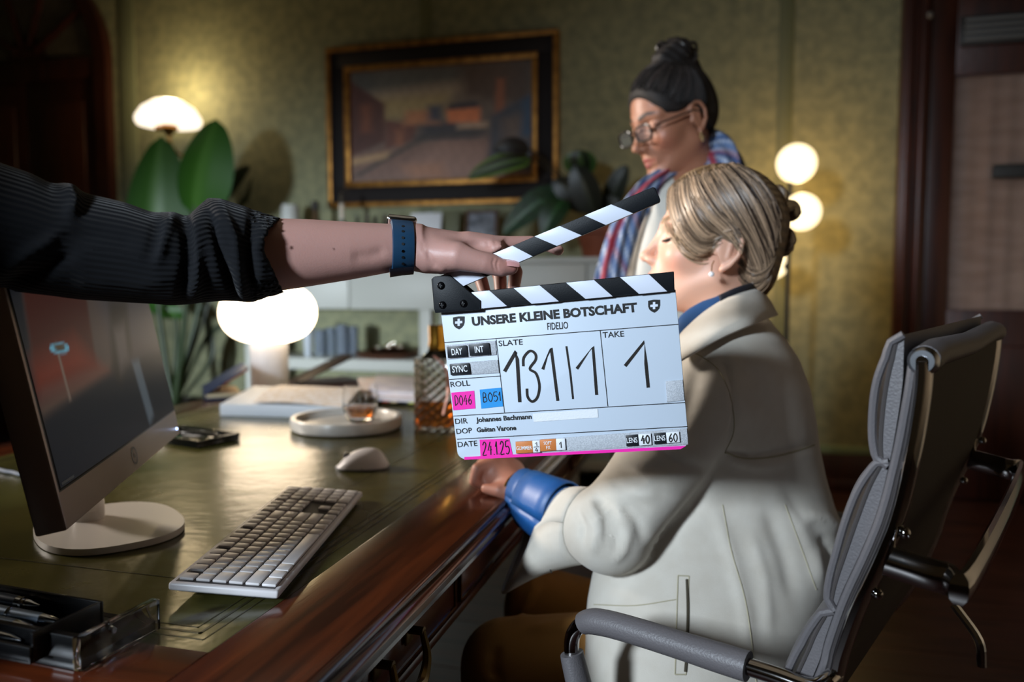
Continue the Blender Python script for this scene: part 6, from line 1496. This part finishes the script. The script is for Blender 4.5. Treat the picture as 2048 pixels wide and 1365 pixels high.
st_tab = [(315, 1372, 1408), (335, 1340, 1432), (365, 1305, 1480), (400, 1272, 1495), (450, 1248, 1500), (500, 1230, 1500), (560, 1216, 1495), (700, 1215, 1490), (850, 1225, 1490), (1000, 1215, 1500)]
st_d = [(315, 2.0), (1000, 2.04)]; st_t = [(315, .05), (335, .08), (365, .11), (400, .13), (560, .14), (850, .125), (1000, .14)]
def s_body(p):
    d = px_v(p, [(a, b+10, c_-10) for a, b, c_ in st_tab], st_d, [(a, b-.012) for a, b in st_t])
    for s, rr in ((-1, -.10), (1, .10)):
        hipc = P(1385, 985, 2.04); hipc = hipc+RV*rr; d = smin(d, s_chain(p, [hipc, np.array([hipc[0], hipc[1], .48]), np.array([hipc[0], hipc[1], .06])], [.075, .055, .04]), .03)
    for (a, b, c_) in ((P(1300, 430, 2.02), P(1262, 620, 2.0), P(1285, 740, 1.88)), (P(1445, 430, 2.05), P(1462, 620, 2.03), P(1430, 740, 1.92))):
        d = smin(d, s_chain(p, [a, b, c_], [.05, .04, .03]), .03)
    return d
lo3, hi3 = bounds([P(1180, 310, 1.75), P(1180, 310, 2.25), P(1600, 310, 1.75), P(1600, 310, 2.25)], .05); lo3[2] = .0
V4, F4 = netmesh(s_body, lo3, hi3, .014)
part('body', join((V, F, {'col': col}), (V4, F4, {'col': np.tile(np.array(lin('#9c6a52')), (len(V4), 1))})), m_skin, sb_, angle=0)
def s_top(p):
    d = px_v(p, st_tab, st_d, st_t)
    for (a, b, c_) in ((P(1300, 430, 2.02), P(1262, 620, 2.0), P(1285, 735, 1.88)), (P(1445, 430, 2.05), P(1462, 620, 2.03), P(1432, 735, 1.93))): d = smin(d, s_chain(p, [a, b, c_], [.065, .055, .045]), .03)
    return smax(d, -s_round(p, P(1372, 320, 1.90), P(1365, 385, 1.86), .055, .02), .02)
V, F = netmesh(s_top, lo3, hi3, .010); V = relax(V, F, 2)
for pl, w, a in (([(1290, 450), (1270, 500), (1265, 560)], 8, -.008), ([(1270, 420), (1250, 480), (1240, 550)], 10, .006)): V = pix_dent(V, F, pl, w, a)
part('white_top', (V, F), mat('white_cotton', '#c9c6bd', .85, bump=.15, bscale=300), sb_, angle=0); stv = bvh((V, F))
def s_trs(p):
    d = None
    for rr in (-.10, .10):
        h_ = P(1385, 960, 2.04)+RV*rr; e = s_chain(p, [h_, np.array([h_[0], h_[1], .48]), np.array([h_[0], h_[1], .05])], [.095, .08, .075]); d = e if d is None else smin(d, e, .03)
    return np.maximum(d, .02-p[:, 2])
V, F = netmesh(s_trs, lo3, hi3, .014); part('trousers', (V, F), mat('dark_blue_trousers', '#1c2232', .9), sb_, angle=0)
for rr in (-.10, .10):
    h_ = P(1385, 960, 2.04)+RV*rr; part('shoe', tube(catmull([np.array([h_[0], h_[1], .04])+FV*.04, np.array([h_[0], h_[1], .045])-FV*.03, np.array([h_[0], h_[1], .03])-FV*.14, np.array([h_[0], h_[1], .02])-FV*.19], 5), [.036, .042, .036, .018], 12, flat=.8, up=(1, 0, 0)), MATS['dark_shoe'], sb_)
# scarf: woven bands round the neck and down the front
def scarf(pts, wid, name):
    ctr = catmull(np.array([P(*q[:3]) for q in pts]), 8); w = np.interp(np.linspace(0, 1, len(ctr)), np.linspace(0, 1, len(wid)), wid); rows = []
    for i in range(len(ctr)):
        T = nrm(ctr[min(i+1, len(ctr)-1)]-ctr[max(i-1, 0)]); vdir = nrm(CAMP-ctr[i]); sd2 = nrm(np.cross(T, vdir))
        rows.append([ctr[i]+sd2*w[i]*s+vdir*(.022*math.cos(s*1.5)+.007*math.sin(s*9+i*.2)) for s in np.linspace(-1, 1, 17)])
    R_ = np.array(rows); v, f = sheet(R_, .004)
    n, m_ = R_.shape[:2]; ii, jj = np.meshgrid(np.linspace(0, 1, n)*len(pts)*3.0, np.linspace(-1, 1, m_), indexing='ij')
    red = np.clip(3*np.cos(jj*3.1-1.5)-2.0, 0, 1)+np.clip(2.4*np.sin(ii*1.1+jj*2.2)-1.9, 0, 1); blu = np.clip(1.1*np.sin(ii*1.7+1+jj*4), 0, 1); wh = np.clip(1.4*np.sin(ii*3.1+jj*8)-.5, 0, 1)*.9
    c = np.array(lin('#5d7398'))*np.ones((n, m_, 1)); c = c*(1-blu[..., None]*.8)+np.array(lin('#2b4470'))*blu[..., None]*.8; c = c*(1-wh[..., None])+np.array(lin('#b4bcc8'))*wh[..., None]; red = np.clip(red, 0, 1)[..., None]; c = c*(1-red)+np.array(lin('#8c1f2c'))*red
    c = c.reshape(-1, 3); return part(name, (v, f, {'col': np.vstack([c, c])}), mat('woven_scarf', attr='col', rough=.9, bump=.2, bscale=260), sb_, angle=0)
scarf([(1405, 300, 2.06), (1380, 335, 2.0), (1335, 352, 1.94), (1292, 385, 1.90), (1262, 430, 1.885), (1242, 480, 1.88), (1226, 535, 1.88), (1216, 600, 1.885), (1215, 700, 1.89)], [.025, .024, .024, .028, .033, .036, .036, .036, .036], 'scarf_front_end')
scarf([(1385, 292, 2.06), (1415, 286, 2.00), (1436, 302, 1.95), (1446, 340, 1.91), (1440, 400, 1.885), (1425, 500, 1.88), (1420, 620, 1.885)], [.03, .036, .042, .04, .036, .036, .036], 'scarf_back_end')
scarf([(1340, 345, 2.10), (1380, 318, 2.13), (1425, 312, 2.10), (1448, 318, 2.02), (1462, 345, 1.95), (1470, 400, 1.92)], [.03, .034, .036, .036, .036, .036], 'scarf_neck_loop')
part('pendant_cord', tube(project(stv, [tuple(z) for z in catmull(np.array([(1300, 420), (1285, 470), (1273, 520), (1268, 560)], float), 6)], .002), .0014, 6), mat('dark_cord', '#2a2426', .7), sb_)
# hair
def s_cap(p):
    q = H2(p); m = np.c_[q[:, 0], np.abs(q[:, 1]), q[:, 2]]
    d = s_ell(m, (-.010, 0, .050), (.104, .081, .091)); d = smin(d, s_ell(m, (-.065, 0, .01), (.042, .055, .055)), .03)
    d = smax(d, -s_ell(m, (.132, 0, .002), (.078, .094, .096)), .02)
    low = -(q[:, 2]-np.interp(q[:, 0], [-.11, -.05, -.02, .0, .03, .09], [-.055, -.045, .005, .030, .022, .03])); d = smax(d, low, .008)
    return smax(d, -s_ell(m, (-.004, .090, -.004), (.020, .022, .032)), .006)*SS
BUN = P(1352, 112, 1.955)
def s_bun(p):
    w = .003*np.sin(p[:, 0]*150+p[:, 2]*90)*np.sin(p[:, 2]*170+p[:, 1]*130+1)
    d = s_ell(p, BUN+np.array([0, 0, .004]), (.042, .042, .040)); d = smin(d, s_ell(p, P(1330, 118, 1.94), (.03, .03, .022)), .02); d = smin(d, s_ell(p, P(1372, 128, 1.97), (.03, .03, .03)), .02)
    return d+w
def s_hair(p): return smin(s_cap(p), s_bun(p), .022)
lo, hi = bounds([SO-.17, SO+.19, BUN-.09, BUN+.10], .02)
V, F = netmesh(s_hair, lo, hi, .0042); V = relax(V, F, 1); q = H2(V); st = .5+.5*np.sin(q[:, 1]*300+q[:, 2]*160)
dh = part('hair', (V, F, {'col': np.array(lin('#15110f'))*(1-st[:, None]*.35)+np.array(lin('#2b2422'))*st[:, None]*.35}), mat('dark_hair', attr='col', rough=.65, spec=.3), sb_, angle=0)
sbv = bvh((V, F))
SG = [[(1252, 192), (1262, 160), (1285, 135), (1318, 122)], [(1270, 178), (1285, 150), (1308, 132), (1330, 122)], [(1300, 180), (1312, 155), (1328, 138), (1342, 126)], [(1330, 190), (1340, 165), (1348, 145), (1352, 132)], [(1355, 204), (1365, 175), (1366, 150), (1362, 134)], [(1380, 205), (1388, 178), (1384, 152), (1374, 136)], [(1400, 200), (1400, 178), (1392, 156), (1380, 140)], [(1406, 240), (1408, 205), (1400, 170), (1386, 148)]]
part('hair_strands', strands([catmull(np.array(g, float), 5) for g in SG], 420, .0, .0008, .0024, bv=sbv, lift=.002, dark='#0d0a09', light='#2e2624', jit=1.8), MATS['dark_hair'], dh, kind='stuff')
ms = []
for k in range(26):
    a = RNG.uniform(0, 2*math.pi); r0 = RNG.uniform(.010, .020); cc_ = BUN+np.array([RNG.uniform(-.035, .035), RNG.uniform(-.03, .03), RNG.uniform(-.01, .022)]); n1 = nrm(RNG.normal(0, 1, 3)); n2 = nrm(np.cross(n1, RNG.normal(0, 1, 3)))
    ms.append(tube([cc_+(n1*math.cos(t)+n2*math.sin(t))*r0 for t in np.linspace(a, a+4.5, 14)], [.0035, .0045, .002], 6))
part('bun_curls', join(*ms), mat('dark_curl', '#191412', .45), dh, kind='stuff')
part('loose_curl', tube(catmull([P(1380, 140, 2.0), P(1391, 132, 2.0), P(1393, 148, 2.0), P(1384, 158, 2.0)], 6), .006, 8), MATS['dark_curl'], dh)
# glasses
gl = thing('eyeglasses', 'dark framed rectangular eyeglasses on the standing woman', 'glasses', Hw2(.10, 0, .0))
m_fr = mat('dark_tortoise', '#150f10', .3)
for s in (-1, 1):
    ring_ = [];
    for t in np.linspace(0, 2*math.pi, 28, endpoint=False):
        yy_ = .0355*s+.0265*np.sign(math.cos(t))*abs(math.cos(t))**.6; zz_ = .004+.0165*np.sign(math.sin(t))*abs(math.sin(t))**.6; ring_.append(Hw2(.112-.16*abs(yy_)**1.35*1.0, yy_, zz_))
    part('lens_rim', tube(ring_, .0027, 8, closed=True), m_fr, gl)
    cc_ = np.mean(ring_, axis=0); part('lens', (np.vstack([ring_, [cc_]]), [(i, (i+1) % 28, 28) for i in range(28)]), mat('lens_glass', '#b8c0c8', .02, alpha=.07, spec=.4), gl)
    part('temple', tube([Hw2(.098, .063*s, .012), Hw2(.06, .074*s, .014), Hw2(.0, .080*s, .018), Hw2(-.025, .080*s, .004)], .0022, 8), m_fr, gl)
part('bridge', tube(catmull([Hw2(.1095, .010, .010), Hw2(.1135, 0, .013), Hw2(.1095, -.010, .010)], 5), .002, 8), m_fr, gl)
er = thing('earring', 'small gold cluster earring on the standing woman\'s ear', 'earring', Hw2(.0, .078, -.04))
for k, (a, b) in enumerate(((0, -.036), (.002, -.043), (-.003, -.044), (0, -.050))): part('bead', sphere(Hw2(a, .0800, b), .0038, 12, 8), mat('pale_gold', '#c2a878', .25, .8), er)
